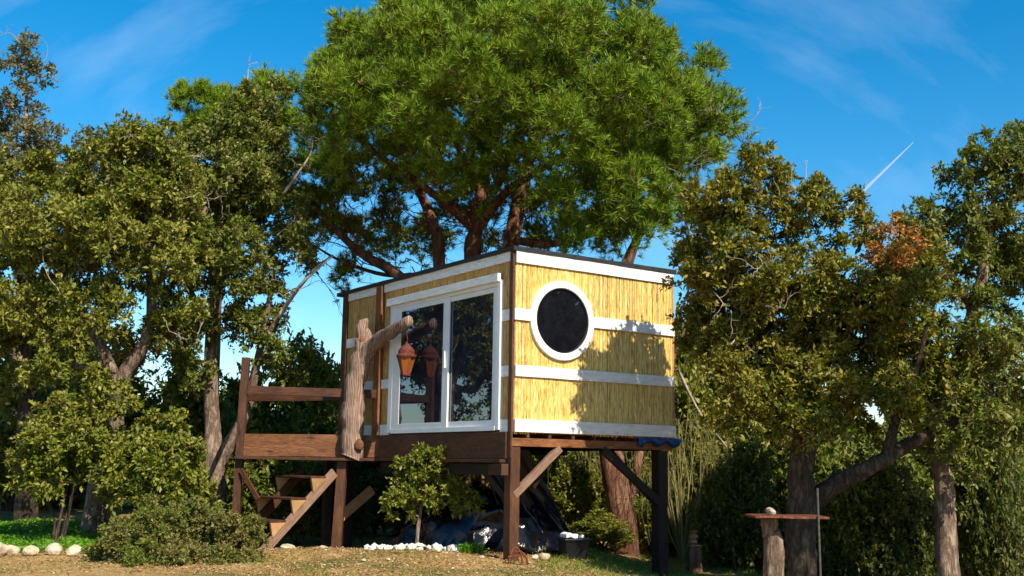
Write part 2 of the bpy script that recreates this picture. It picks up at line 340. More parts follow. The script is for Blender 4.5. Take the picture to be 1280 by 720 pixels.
# ------------------------------------------------------------------ foliage
def unit(v): return v/(np.linalg.norm(v, axis=-1, keepdims=True)+1e-9)
def leaves(pos, d, nrm, L, Wd, fold=.18):
    """one bent rhombic leaf at each pos; d direction, nrm rough normal"""
    d = unit(d); side = unit(np.cross(d, nrm)); up = np.cross(side, d)
    L = L[:, None]; Wd = Wd[:, None]
    a = pos; b = pos+d*L*.5+side*Wd*.5+up*L*fold*.5; c = pos+d*L-up*L*.10; e = pos+d*L*.5-side*Wd*.5+up*L*fold*.5
    V = np.stack([a, b, c, e], 1).reshape(-1, 3); F = np.arange(len(V)).reshape(-1, 4); return V, F
def sprays(cent, rad, nshoot, nleaf, leaf, upb=.25, outc=None, width=.45, inner=.25):
    """leafy shoots around clump centres -> leaf verts, shoot segments"""
    n = len(cent); k = n*nshoot
    c = np.repeat(cent, nshoot, 0); r = np.repeat(rad, nshoot)
    d = RNG.normal(size=(k, 3)); d[:, 2] += upb
    if outc is not None: d += .75*unit(c-outc)
    d = unit(d); ln = r*RNG.uniform(.65, 1.15, k)
    tip = c+d*ln[:, None]; tip[:, 2] -= .10*ln
    t = RNG.uniform(inner, 1.02, (k, nleaf)); P = c[:, None]+(tip-c)[:, None]*t[..., None]
    dd = np.repeat(d[:, None], nleaf, 1); ld = dd*.55+RNG.normal(size=dd.shape)*.75; ld[..., 2] += .05
    nr = RNG.normal(size=dd.shape)*.65+np.array([0, 0, .6])+.35*np.asarray(SUN)
    P = P.reshape(-1, 3); m_ = len(P); Ls = leaf*RNG.uniform(.5, 1.35, m_)
    V, F = leaves(P, ld.reshape(-1, 3), nr.reshape(-1, 3), Ls, Ls*width*RNG.uniform(.8, 1.2, m_))
    return V, F, c, tip
def twig_tris(a, b, w):
    d = unit(b-a); s_ = unit(np.cross(d, RNG.normal(size=d.shape)))*w
    V = np.stack([a-s_, a+s_, b+s_*.4, b-s_*.4], 1).reshape(-1, 3); return V, np.arange(len(V)).reshape(-1, 4)
def fill(ells, spacing, shell=.45, tries=60):
    """clump centres spread through ellipsoids (centre, radii) with a least distance"""
    out = np.zeros((0, 3)); rng = RNG
    for c, r in ells:
        c = np.asarray(c); r = np.asarray(r); vol = 4.19*r[0]*r[1]*r[2]; m_ = int(max(12, vol/spacing**3*2.2))
        d = unit(rng.normal(size=(m_, 3))); q = rng.uniform(shell**3, 1, m_)**(1/3)
        for p in c+d*q[:, None]*r:
            if len(out) == 0 or np.min(((out-p)**2).sum(1)) > spacing**2: out = np.vstack([out, p])
    return out
def lobed(ells, spacing, lr, k_, shell, upb=.6, out_c=None):
    L_ = fill(ells, spacing, shell); c = np.repeat(L_, k_, 0); lrr = np.repeat(lr*RNG.uniform(.7, 1.3, len(L_)), k_)
    d = RNG.normal(size=c.shape)+np.array([0, 0, upb])
    if out_c is not None: d += .7*unit(c-out_c)
    d = unit(d); return c+d*(lrr*RNG.uniform(.45, 1., len(c)))[:, None], c
def px_ell(x, y, Y, rx, ry, rd=None):
    k = Y/FPX; rx_, ry_ = rx*k, ry*k; return at(x, y, Y), (rx_, rd or min(rx_, ry_)*1.05, ry_)
def px_path(pts, Y, dY=None):
    return [at(p[0], p[1], p[2] if len(p) > 2 else Y) for p in pts]
def grow(tb, limbs, clumps, rmax=.035, sides=5, segs=4, base_sides=12, rough=.06, n=6):
    """limbs: list of (points, radii); then twig branches to every clump from the nearest wood"""
    nodes = []; nr = []
    for P, R in limbs:
        p, r = catmull(P, R, n); tb.add(p, r, base_sides, rough); nodes.append(p); nr.append(r)
    lens = sum(len(x) for x in nodes); NN = np.zeros((lens+len(clumps)*3+10, 3)); NR = np.zeros(len(NN)); NN[:lens] = np.concatenate(nodes); NR[:lens] = np.concatenate(nr); k = lens
    todo = list(range(len(clumps)))
    d2 = ((clumps[:, None]-NN[None, :k])**2).sum(2); best = d2.argmin(1); bd = d2.min(1)
    while todo:
        i = min(todo, key=lambda q: bd[q]); todo.remove(i); b = best[i]; p0 = NN[b]; p1 = clumps[i]; L = math.sqrt(bd[i])
        mid = (p0+p1)/2+RNG.normal(size=3)*L*.10+np.array([0, 0, L*.08])
        r0 = min(NR[b]*.7, rmax*.45+.012*L); t = np.linspace(0, 1, segs)[:, None]
        pts = (1-t)**2*p0+2*t*(1-t)*mid+t*t*p1; tb.add(pts, np.linspace(r0, max(.005, r0*.45), segs), sides, 0., cap=False)
        new = pts[1:]; NN[k:k+len(new)] = new; NR[k:k+len(new)] = np.linspace(r0, r0*.45, segs)[1:]
        nd = ((clumps[:, None]-new[None])**2).sum(2); j = nd.argmin(1); m_ = nd.min(1) < bd
        best[m_] = k+j[m_]; bd[m_] = nd.min(1)[m_]; k += len(new)
def oak(name, label, limbs, ells, leaf_m, bark_m='oak_bark', spacing=.42, rad=.36, shoots=20, nleaf=9, leaf=.07, group=None, cat='tree', base=None, shell=.45, dead=0, upb=.3, trunk='trunk', sides=12, width=.45, rk=1., lk=7):
    limbs = [(p, [q*rk for q in r]) for p, r in limbs]
    b = np.asarray(base if base is not None else limbs[0][0][0], float).copy(); b[2] = gz1(b[0], b[1])
    e = empty(name, b, 0, label, cat, group)
    ells = [(c, tuple(max(q-rad*.5, q*.5) for q in r)) for c, r in ells]
    cl, cen = lobed(ells, spacing*1.22, rad*.85, lk, shell); tb = Tubes(); grow(tb, limbs, cl, base_sides=sides, sides=4, segs=3); rad = rad*.55; shoots = max(5, int(shoots*.55))
    cen = np.repeat(cen, shoots, 0)
    V, F, c, tip = sprays(cl, rad*RNG.uniform(.7, 1.3, len(cl)), shoots, nleaf, leaf, upb, cen, width)
    tv, tf = twig_tris(c, tip, .0035); tb.v.append(tv); tb.f.append(tf+tb.n); tb.n += len(tv)
    link(trunk, tb.mesh(trunk, b), M[bark_m], e)
    link('crown', np_mesh('crown', V-b, F, 4), M[leaf_m], e)
    if dead:
        dt = Tubes(); D_ = cl[RNG.choice(len(cl), dead)]
        for p in D_: bare(dt, p+np.array([0, -.25, 0]), unit(RNG.normal(size=3)+np.array([.3, -.6, .5])), RNG.uniform(.35, .7), .010)
        link('dead_twigs', dt.mesh('dead_twigs', b), M['dead'], e, kind='stuff')
    return e, cl
def bare(tb, p, d, L, r, depth=2):
    pts = [p]; q = np.array(p, float); d = np.array(d, float)
    for i in range(5):
        d = unit(d+RNG.normal(size=3)*.28); q = q+d*L/5; pts.append(q.copy())
        if depth and i >= 1 and RNG.random() < .75: bare(tb, q, unit(d+RNG.normal(size=3)*.8), L*RNG.uniform(.35, .6), r*.55, depth-1)
    tb.add(pts, np.linspace(r, r*.3, 6), 4, cap=False)

# ================================================================== ground
def make_ground():
    xs = np.concatenate([np.linspace(-900, -40, 16), np.linspace(-38, -10, 29), np.linspace(-9.8, 9.8, 100), np.linspace(10, 38, 29), np.linspace(40, 900, 16)])
    ys = np.concatenate([np.linspace(-300, -10, 10), np.linspace(-8, 10, 19), np.linspace(10.1, 22, 90), np.linspace(22.5, 60, 50), np.linspace(65, 1500, 24)])
    X, Y = np.meshgrid(xs, ys); Z = gz(X, Y)+RNG.normal(size=X.shape)*.008*((np.abs(X) < 10) & (Y > 10) & (Y < 22))
    V = np.stack([X, Y, Z], -1).reshape(-1, 3); nx = len(xs); i = np.arange(len(ys)-1)[:, None]*nx; j = np.arange(nx-1)[None]
    F = np.stack([i+j, i+j+1, i+nx+j+1, i+nx+j], -1).reshape(-1, 4)
    o = link('ground', np_mesh('ground', V, F, 4, True), M['soil']); o['kind'] = 'structure'; tag(o, 'dry brown earth mound with sparse grass under the cabin')
make_ground()

# ================================================================== cabin
cabin = empty('cabin', C0, math.atan2(Rv[1], Rv[0]), 'small boxy cabin clad in straw reed with white boards and a round window', 'cabin')
WL, DL, HT = 2.888, 5.22, 2.45
WC, WZ, WR0, WR1 = .79, 1.55, .455, .555                       # round window: t, z, glass and ring radius
def wall_with_hole():
    bm = bmesh.new(); pts = []
    n_ = 64; ang = [i*2*math.pi/n_ for i in range(n_)]
    x0, x1, z0, z1 = .0, WL, .0, HT
    cs = [math.atan2(z-WZ, x-WC) % (2*math.pi) for x in (x0, x1) for z in (z0, z1)]
    ang = sorted(set(ang+cs)); inner = []; outer = []
    for a in ang:
        c, s_ = math.cos(a), math.sin(a)
        k = min([(x1-WC)/c if c > 1e-9 else 1e9, (x0-WC)/c if c < -1e-9 else 1e9, (z1-WZ)/s_ if s_ > 1e-9 else 1e9, (z0-WZ)/s_ if s_ < -1e-9 else 1e9])
        inner.append((WC+c*.50, WZ+s_*.50)); outer.append((WC+c*k, WZ+s_*k))
    rings = []
    for y in (.012, .075): rings.append(([bm.verts.new((p[0], y, p[1])) for p in inner], [bm.verts.new((p[0], y, p[1])) for p in outer]))
    m_ = len(ang)
    for i in range(m_):
        j = (i+1) % m_
        for (a, b), fl in ((rings[0], 0), (rings[1], 1)):
            q = [a[i], b[i], b[j], a[j]]; bm.faces.new(q if fl else q[::-1])
        bm.faces.new([rings[0][0][i], rings[0][0][j], rings[1][0][j], rings[1][0][i]])
        bm.faces.new([rings[0][1][i], rings[1][1][i], rings[1][1][j], rings[0][1][j]])
    bmesh.ops.recalc_face_normals(bm, faces=bm.faces); return bm
link('wall', bm_mesh('wall', wall_with_hole()), M['inner'], cabin, CAB)
DS0, DS1, DZ1 = .28, 3.42, 2.08
for a in ((.08, DS0, 0, HT), (DS1, DL, 0, HT), (DS0, DS1, DZ1, HT)): cabbox('wall', .012, .075, a[0], a[1], a[2], a[3], M['inner'], cabin, 0)
cabbox('wall', WL-.075, WL-.012, .08, DL, 0, HT, M['inner'], cabin, 0)
cabbox('wall', .08, WL-.08, DL-.075, DL-.012, 0, HT, M['inner'], cabin, 0)
cabbox('cabin_floor', .08, WL-.08, .08, DL-.08, .0, .03, M['inner'], cabin, 0)
# reeds, a mesh of reeds for each face
def reeds(segs):
    """segs: (origin(t,s), direction axis 't'/'s', outward, list of (u, z0, z1))"""
    V = []; F = []; nv = 0
    for ax, fixed, outw, items in segs:
        for u, z0, z1 in items:
            w = RNG.uniform(.0045, .0075); d = RNG.uniform(.005, .011); m_ = max(2, int((z1-z0)/.5)+1)
            lean = RNG.normal()*.004; zz = np.linspace(z0+RNG.uniform(-.004, .006), z1+RNG.uniform(-.006, .004), m_)
            for k_, z in enumerate(zz):
                uu = u+lean*(z-z0)+RNG.normal()*.0012
                for du, dd in ((-w, 0), (-w*.6, d), (w*.6, d), (w, 0)):
                    V.append((uu+du, fixed+outw*dd, z) if ax == 't' else (fixed+outw*dd, uu+du, z))
                if k_:
                    a = nv+(k_-1)*4
                    for q in range(3): F.append((a+q, a+q+1, a+q+5, a+q+4))
            nv += m_*4
    return np.array(V), np.array(F)
def reed_face(ax, fixed, outw, u0, u1, zr, m_='reed'):
    items = []; u = u0+.006
    while u < u1-.004:
        for z0, z1 in zr(u): items.append((u, z0, z1))
        u += RNG.uniform(.0085, .0125)
    V, F = reeds([(ax, fixed, outw, items)]); me = np_mesh('reed_cladding', V, F, 4)
    o = link('reed_cladding', me, M[m_], cabin, CAB); o['kind'] = 'stuff'; return o
def zr_right(u):
    q = .53**2-(u-WC)**2
    if q <= 0: return [(-.025 if RNG.random() < .4 else -.005, 2.44)]
    h = math.sqrt(q); return [(-.01, WZ-h), (WZ+h, 2.44)]
reed_face('t', .010, -1, .02, WL, zr_right)
reed_face('s', .010, -1, .09, DL-.02, lambda u: [(0., 2.44)] if (u < DS0+.02 or u > DS1-.02) else [(DZ1+.03, 2.44)], 'brown_reed')
reed_face('s', WL-.010, 1, .0, DL, lambda u: [(0., 2.44)]); reed_face('t', DL-.010, 1, .0, WL, lambda u: [(0., 2.44)])
# white boards, right face
for z0, z1, rs in ((2.285, 2.45, ((.0, 2.895),)), (1.50, 1.655, ((-.012, .30), (1.285, 2.90))), (.74, .889, ((.01, 2.90),)), (.0, .168, ((.01, 2.91),))):
    for t0, t1 in rs: cabbox('trim_board', t0, t1, -.030, -.0025, z0, z1, M['white'], cabin, .003, .0022)
# white boards, door face
for z0, z1 in ((1.50, 1.655), (.74, .889), (.0, .168)):
    for s0, s1 in ((.085, DS0+.005), (DS1-.005, 3.705), (3.905, 5.02)): cabbox('trim_board', -.026, -.0025, s0, s1, z0, z1, M['white'], cabin, .003, .0015)
for s0, s1 in ((.085, 3.705), (3.905, 5.02)): cabbox('trim_board', -.028, -.0025, s0, s1, 2.315, 2.45, M['white'], cabin, .003, .0015)
cabbox('corner_post', -.035, .0, .004, .082, -.34, 2.455, M['stain'], cabin, .004, .003)
cabbox('corner_post', -.035, .01, 5.03, 5.21, -.36, 2.45, M['stain'], cabin, .004, .003)
cabbox('corner_post', WL-.01, WL+.03, .0, .08, .0, 2.45, M['cut'], cabin, .004)
cabbox('wall_post', -.075, -.0015, 3.71, 3.90, .0, 2.43, M['warm'], cabin, .006, .004)
# roof: felt covered slab with a slightly sagging edge
def roof():
    bm = bmesh.new(); nx, ny = 14, 22; x0, x1, y0, y1 = -.06, WL+.05, -.045, DL+.2
    top = [[None]*(ny+1) for _ in range(nx+1)]; bot = [[None]*(ny+1) for _ in range(nx+1)]
    for i in range(nx+1):
        for j in range(ny+1):
            x = x0+(x1-x0)*i/nx; y = y0+(y1-y0)*j/ny; e = (i in (0, nx)) or (j in (0, ny))
            w = random.uniform(-.004, .004)
            top[i][j] = bm.verts.new((x, y, 2.505+w+(0 if e else .012))); bot[i][j] = bm.verts.new((x, y, 2.452-(.006+w if e else 0)))
    for i in range(nx):
        for j in range(ny):
            bm.faces.new([top[i][j], top[i+1][j], top[i+1][j+1], top[i][j+1]]); bm.faces.new([bot[i][j], bot[i][j+1], bot[i+1][j+1], bot[i+1][j]])
    for i in range(nx):
        bm.faces.new([bot[i][0], bot[i+1][0], top[i+1][0], top[i][0]]); bm.faces.new([top[i][ny], top[i+1][ny], bot[i+1][ny], bot[i][ny]])
    for j in range(ny):
        bm.faces.new([top[0][j], top[0][j+1], bot[0][j+1], bot[0][j]]); bm.faces.new([bot[nx][j], bot[nx][j+1], top[nx][j+1], top[nx][j]])
    return bm
link('roof', bm_mesh('roof', roof()), M['felt'], cabin, CAB)
# sliding door
door = cabbox('sliding_door', -.05, .02, DS0, DS1, 2.0, DZ1, M['alu'], cabin, .004); door['label'] = 'white framed sliding glass door'
def dsub(nm, *a, m_='alu'): return cabbox(nm, *a, M[m_], door, .003)
dsub('door_jamb', -.05, .02, DS0, DS0+.09, .03, 2.0); dsub('door_jamb', -.05, .02, DS1-.12, DS1, .03, 2.0); dsub('door_sill', -.055, .02, DS0+.09, DS1-.12, .02, .085)
for a, b, x0, x1 in ((.37, 1.76, -.026, .012), (1.62, 3.30, -.048, -.028)):
    e0 = .115 if a < 1 else .16
    dsub('door_stile', x0, x1, a, a+e0, .088, 1.998); dsub('door_stile', x0, x1, b-(.12 if a < 1 else .24), b, .088, 1.998)
    dsub('door_rail', x0, x1, a+e0, b-(.12 if a < 1 else .24), .088, .165); dsub('door_rail', x0, x1, a+e0, b-(.12 if a < 1 else .24), 1.925, 1.998)
    dsub('glass_pane', (x0+x1)/2-.004, (x0+x1)/2+.004, a+e0-.01, b-(.11 if a < 1 else .23), .16, 1.93, m_='glass')
dsub('door_handle', -.075, -.049, 1.68, 1.715, .95, 1.20)
lint = cabbox('lintel_board', -.105, -.052, .27, 3.47, 2.05, 2.165, M['white'], cabin, .004, .002)
# round window
def ring(r0, r1, y0, y1, nseg=72):
    bm = bmesh.new(); rr = []
    for i in range(nseg):
        a = i*2*math.pi/nseg; c, s_ = math.cos(a), math.sin(a)
        prof = [(r0, y1), (r0, y0+.006), (r0+.008, y0), (r1-.008, y0), (r1, y0+.006), (r1, y1)]
        rr.append([bm.verts.new((WC+c*r, y, WZ+s_*r)) for r, y in prof])
    for i in range(nseg):
        a, b = rr[i], rr[(i+1) % nseg]
        for k in range(6): bm.faces.new([a[k], a[(k+1) % 6], b[(k+1) % 6], b[k]])
    bmesh.ops.recalc_face_normals(bm, faces=bm.faces); return bm
rw = link('round_window', bm_mesh('round_window', ring(WR0, WR1, -.048, .03)), M['white'], cabin, CAB); rw['label'] = 'round porthole window with a wide white ring'
bm = bmesh.new(); bmesh.ops.create_circle(bm, cap_ends=True, segments=72, radius=WR0+.01, matrix=Matrix.Translation((WC, -.012, WZ)) @ Matrix.Rotation(math.pi/2, 4, 'X'))
bmesh.ops.solidify(bm, geom=bm.faces[:], thickness=.006); link('glass_pane', bm_mesh('glass_pane', bm), M['dglass'], rw, CAB)
link('glazing_bead', bm_mesh('glazing_bead', ring(WR0-.014, WR0+.002, -.040, .0)), M['felt'], rw, CAB)

# ================================================================== timber platform
plat = empty('timber_platform', (0, 14.5, 0), 0, 'dark stained timber platform on tall braced posts carrying the cabin and a railed deck', 'platform')
def P3(t, s, z): return np.array(cw(t, s, z))
def zl(w): return w-C0[2]
def post(t, s, top, w, m_, nm='post'):
    p = P3(t, s, 0); b = gz1(p[0], p[1])-.12; return beam(nm, (p[0], p[1], b), (p[0], p[1], C0[2]+top), w, w, m_, plat, up=(Rv[0], Rv[1], 0), jit=.004)
post(.045, .075, -.20, .15, M['stain']); post(2.68, .08, -.20, .17, M['tarred']); post(2.68, 5.0, -.2, .15, M['tarred']); post(.1, 5.0, -.37, .15, M['tarred']); post(1.4, 5.0, -.2, .15, M['tarred']); post(.12, 2.6, -.43, .14, M['tarred'])
YB = 17.66
A = P3(-.03, 3.70, 0); B = at(305.5, 560, YB)
def wb(nm, p0, p1, w, h, m_, **k): return beam(nm, p0, p1, w, h, M[m_], plat, **k)
# fascia boards
fs = P3(-.03, .10, -.18); fe = P3(-.03, 3.66, -.18); wb('fascia_board', fs, fe, .045, .36, 'stain')
fl0 = np.array([B[0]+.03, YB, C0[2]-.18]); fl1 = np.array([A[0]+.06, YB-.02, C0[2]-.175])
wb('fascia_board', fl0, fl1, .05, .355, 'warm', label='sunlit reddish brown fascia board of the deck')
# ledger plates
wb('ledger', P3(-.06, .12, -.385), P3(-.06, 3.7, -.385), .14, .045, 'stain'); wb('ledger', (B[0]-.02, YB-.06, C0[2]-.385), (A[0]+.1, YB-.09, C0[2]-.385), .30, .045, 'stain')
wb('beam', P3(0., .06, -.50), P3(.0, 3.6, -.50), .10, .15, 'tarred'); wb('beam', P3(.0, .5, -.5), P3(-.12, .0, -.5), .1, .15, 'stain')
wb('beam', P3(-.02, .055, -.135), P3(2.86, .055, -.135), .11, .11, 'warm'); wb('beam', P3(.1, 2.5, -.2), P3(2.8, 2.5, -.2), .12, .15, 'tarred'); wb('beam', P3(.1, 5.0, -.28), P3(2.8, 5.0, -.28), .12, .15, 'tarred')
wb('beam', P3(2.70, .12, -.14), P3(2.70, 5.1, -.14), .12, .12, 'tarred')
for i, t in enumerate((.25, .62, 1.02, 1.4, 1.78, 2.16, 2.52)): wb('joist', P3(t, .005, -.04), P3(t, 5.1, -.04), .05, .075, 'stain')
k = 0
for s in np.arange(.17, 5.1, .145): wb('floor_plank', P3(.08, s, -.0125), P3(2.82, s, -.0125), .138, .02, 'stain', jit=.001, bev=.002)
# braces
wb('brace', P3(.045, .03, -.83), P3(.80, .03, -.20), .07, .10, 'grey', label='pale weathered diagonal brace'); wb('brace', P3(.1, .15, -.95), P3(.1, .95, -.42), .07, .1, 'tarred')
wb('brace', P3(2.66, .02, -.98), P3(1.55, .02, -.20), .06, .11, 'tarred'); wb('brace', P3(2.70, .15, -.98), P3(2.70, 1.25, -.2), .06, .10, 'tarred')
wb('brace', P3(.45, .18, -.72), P3(1.15, .6, -.2), .06, .10, 'tarred')
# railed deck to the left of the door
zg = gz1(B[0], B[1])
wb('railing_post', (B[0], YB, zg-.1), (B[0]+.03, YB, at(308, 457, YB)[2]), .12, .13, 'stain', up=(0, -1, 0))
p432 = at(432, 640, YB-.02); wb('post', (p432[0]-.02, p432[1], gz1(p432[0], p432[1])-.1), (p432[0]+.03, p432[1], C0[2]-.41), .15, .17, 'stain', up=(0, -1, 0), label='reddish brown post under the log')
rz0 = at(315, 497, YB)[2]; rp1 = A+np.array([.02, .06, 0]); wb('handrail', (B[0]+.06, YB+.02, rz0), (rp1[0], rp1[1], at(470, 498.5, YB)[2]), .06, .135, 'stain')
B2 = np.array([B[0]*20/YB+.03, 20.0, 0]); L2 = P3(-.04, 5.1, 0)
wb('handrail', (B[0]-.01, YB+.08, rz0), (B2[0], B2[1], rz0), .05, .13, 'stain'); wb('railing_post', (B2[0], B2[1], gz1(B2[0], B2[1])-.1), (B2[0], B2[1], 2.85), .09, .09, 'stain')
wb('handrail', (B2[0]+.06, B2[1], rz0), (L2[0]-.1, L2[1]+.6, rz0), .05, .13, 'stain')
for f in np.linspace(.02, .98, 18):
    y = YB+.09+f*2.1; xl = B[0]+(B2[0]-B[0])*(y-YB)/(B2[1]-YB)-.03; xr = A[0]+(L2[0]-A[0])*min(1, (y-YB)/(L2[1]-YB))-.02
    wb('deck_plank', (xl, y, C0[2]-.015), (xr, y, C0[2]-.015), .112, .026, 'stain', jit=.001, bev=.002)
for x in (-4.2, -3.5, -2.8): wb('joist', (x, YB+.04, C0[2]-.09), (x-.25, YB+2.2, C0[2]-.09), .05, .12, 'tarred')
wb('beam', (B[0]-.2, YB+1.2, C0[2]-.23), (L2[0]+.2, YB+1.2, C0[2]-.23), .1, .14, 'tarred'); q = np.array([-3.1, YB+1.2]); wb('post', (q[0], q[1], gz1(*q)-.1), (q[0], q[1], C0[2]-.3), .13, .13, 'tarred')
bb0 = at(308, 597, YB-.1); bb1 = at(331, 634, YB-.3); wb('brace', bb0, bb1, .03, .08, 'stain')
c0_ = at(432, 655, 18.3); c1_ = at(473, 617, 18.6); wb('brace', c0_, c1_, .05, .16, 'cut', label='pale cut brace behind the post under the log')
# loose end of blue tarpaulin on the far corner
def sheet(fn, nu, nv):
    V = np.array([fn(i/nu, j/nv) for j in range(nv+1) for i in range(nu+1)]); i = np.arange(nv)[:, None]*(nu+1); j = np.arange(nu)[None]
    return V, np.stack([i+j, i+j+1, i+nu+1+j+1, i+nu+1+j], -1).reshape(-1, 4)
def tarp_end(u, v):
    p = P3(2.15+u*.86, -.02-.05*math.sin(v*3.1)-.02*math.sin(u*23), -.02-.10*v*(1+.35*math.sin(u*17))); return p
V, F = sheet(tarp_end, 40, 8); o = link('tarpaulin', np_mesh('tarpaulin', V, F, 4, True), M['bluetarp']); tag(o, 'scrap of blue tarpaulin tucked under the cabin floor at the far corner', 'tarpaulin')
o.modifiers.new('thick', 'SOLIDIFY').thickness = .003

# ================================================================== stairs
N0 = at(338, 694, 16.62); N1 = at(425, 597, 17.50); N0[2] = gz1(N0[0], N0[1])+.03
stairs = empty('wooden_stairs', (N0[0], N0[1], gz1(N0[0], N0[1])), 0, 'short wooden stairs with open treads leaning under the deck edge', 'stairs')
u_ = (N1-N0); uh = unit(np.array([u_[0], u_[1], 0])); wv = np.array([-uh[1], uh[0], 0])*.92
def sb(nm, p0, p1, w, h, m_, **k): return beam(nm, p0, p1, w, h, M[m_], stairs, **k)
upn = np.cross(unit(u_), unit(wv)); upn = upn if upn[2] > 0 else -upn
sb('stringer', N0, N1, .05, .15, 'grey', up=upn); N0f = N0+wv; N0f[2] = gz1(N0f[0], N0f[1])+.02; sb('stringer', N0f, N1+wv, .05, .15, 'stain', up=upn)
for f in (.24, .52, .80):
    c = N0+u_*f+upn*.06; zt = c[2]+.10
    for off in (.0, 1.0):
        cc = c+wv*off-wv*.03*(1 if off == 0 else -1)
        bm = bmesh.new(); pr = [(-.17, .0), (.10, .0), (-.12, -.22)]
        vs_ = []
        for sgn in (-.02, .02): vs_.append([bm.verts.new(Vector(np.array([cc[0], cc[1], zt])+uh*a+np.array([0, 0, b])+unit(wv)*sgn)) for a, b in pr])
        bm.faces.new(vs_[0]); bm.faces.new(vs_[1][::-1])
        for i in range(3): j = (i+1) % 3; bm.faces.new([vs_[0][i], vs_[1][i], vs_[1][j], vs_[0][j]])
        bmesh.ops.recalc_face_normals(bm, faces=bm.faces); link('tread_bracket', bm_mesh('tread_bracket', bm), M['cut'], stairs, Matrix())
    t0 = np.array([c[0], c[1], zt+.018])-uh*.04-wv*.05; sb('tread', t0, t0+wv*1.08, .29, .034, 'stain')

# ================================================================== log post and lantern
YL = YB-.17
lb = at(445, 578, YL); logp = empty('log_post', (lb[0], lb[1], C0[2]-.36), 0, 'forked tree trunk log standing at the deck edge with a cut side branch', 'log')
def ell_path(pts): return [at(a, b, YL) for a, b, *_ in pts]
def knobs(tb_pts, tb_r): return tb_pts, tb_r
kx = YL/FPX
pts = [(445, 579, 13.5), (446, 560, 14), (446, 535, 13.5), (445.5, 512, 13.5), (448, 484, 12.5), (453, 462, 12.5), (457, 445, 13), (457, 431, 10.5), (455, 417, 7.6), (454, 405, 6.2)]
tb = Tubes(); p_, r_ = catmull([at(a, b, YL) for a, b, c in pts], [c*kx for a, b, c in pts], 5); p_[0][2] = C0[2]-.362; tb.add(p_+np.array([1, .3, 0])*(.014*np.sin(np.arange(len(p_))*.9))[:, None], r_*(1+.035*np.sin(np.arange(len(p_))*.5+1)), 24, .05, .62)
link('trunk', tb.mesh('trunk', WM[logp.name].translation), M['log'], logp)
pts = [(453, 472, 7, .02), (458, 455, 9.5, -.02), (466, 441, 9.8, -.10), (475, 431, 8.8, -.30), (485, 423, 8.0, -.55), (497, 415.5, 7.4, -.83), (506, 410, 6.9, -1.02), (513, 406, 6.6, -1.14)]
tb = Tubes(); p_, r_ = catmull([at(a, b, YL+d) for a, b, c, d in pts], [c*kx for a, b, c, d in pts], 5); tb.add(p_+np.array([.2, 0, 1])*(.012*np.sin(np.arange(len(p_))*.8))[:, None], r_*(1+.06*np.sin(np.arange(len(p_))*.9)), 20, .045, .85)
link('branch', tb.mesh('branch', WM[logp.name].translation), M['log'], logp)
pk = at(455, 437, YL-.2)
def knot(pos, r, nm):
    bm = bmesh.new(); bmesh.ops.create_uvsphere(bm, u_segments=14, v_segments=8, radius=1)
    for v in bm.verts: v.co = Vector((v.co.x*r, v.co.y*r*.35, v.co.z*r*1.25))*(1+random.uniform(-.07, .07))
    link(nm, bm_mesh(nm, bm, True), M['warm'], logp, Matrix.Translation(Vector(pos)))
knot(at(455, 430, YL-.085), .045, 'knot'); knot(at(455, 562, YL-.125), .075, 'knot')
# lantern
YN = YL-1.08
lt = at(510.5, 432, YN); lbm = at(511, 475, YN); lz = lbm[2]; LH = lt[2]-lbm[2]
lan = empty('lantern', (lt[0], lt[1], lz), 0, 'dark red metal lantern with amber glass hanging from the log branch', 'lantern')
def lathe(prof, nseg, twist=0):
    bm = bmesh.new(); rows = []
    for r, z in prof:
        rows.append([bm.verts.new((r*math.cos(2*math.pi*i/nseg+twist), r*math.sin(2*math.pi*i/nseg+twist), z)) for i in range(nseg)])
    for a, b in zip(rows, rows[1:]):
        for i in range(nseg): j = (i+1) % nseg; bm.faces.new([a[i], a[j], b[j], b[i]])
    bm.faces.new(rows[0][::-1]); bm.faces.new(rows[-1]); return bm
LM = Matrix.Translation((lt[0], lt[1], lz)); h = LH
link('glass_body', bm_mesh('glass_body', lathe([(.058, .07*h), (.135, .60*h)], 6)), M['amber'], lan, LM)
link('base', bm_mesh('base', lathe([(.03, 0), (.045, .02*h), (.068, .035*h), (.066, .085*h), (.05, .09*h)], 6)), M['lamp_metal'], lan, LM)
link('roof_cap', bm_mesh('roof_cap', lathe([(.152, .57*h), (.155, .62*h), (.125, .67*h), (.122, .76*h), (.10, .83*h), (.065, .90*h), (.03, .94*h), (.02, 1.0*h), (.008, 1.02*h)], 18)), M['lamp_metal'], lan, LM)
for i in range(6):
    a = 2*math.pi*i/6; tb = Tubes(); tb.add([(.060*math.cos(a), .060*math.sin(a), .07*h), (.139*math.cos(a), .139*math.sin(a), .60*h)], [.008, .008], 6); link('glazing_bar', tb.mesh('glazing_bar'), M['lamp_metal'], lan, LM)
tb = Tubes(); by = at(510.5, 411, YN)
tb.add(catmull([(0, 0, h), (.012, 0, h+.05), (0.0, 0, h+.10), (by[0]-lt[0], 0, by[2]-lz+.0)], [.006]*4, 5)[0], [.006]*16, 6); link('hook', tb.mesh('hook'), M['lamp_metal'], lan, LM)

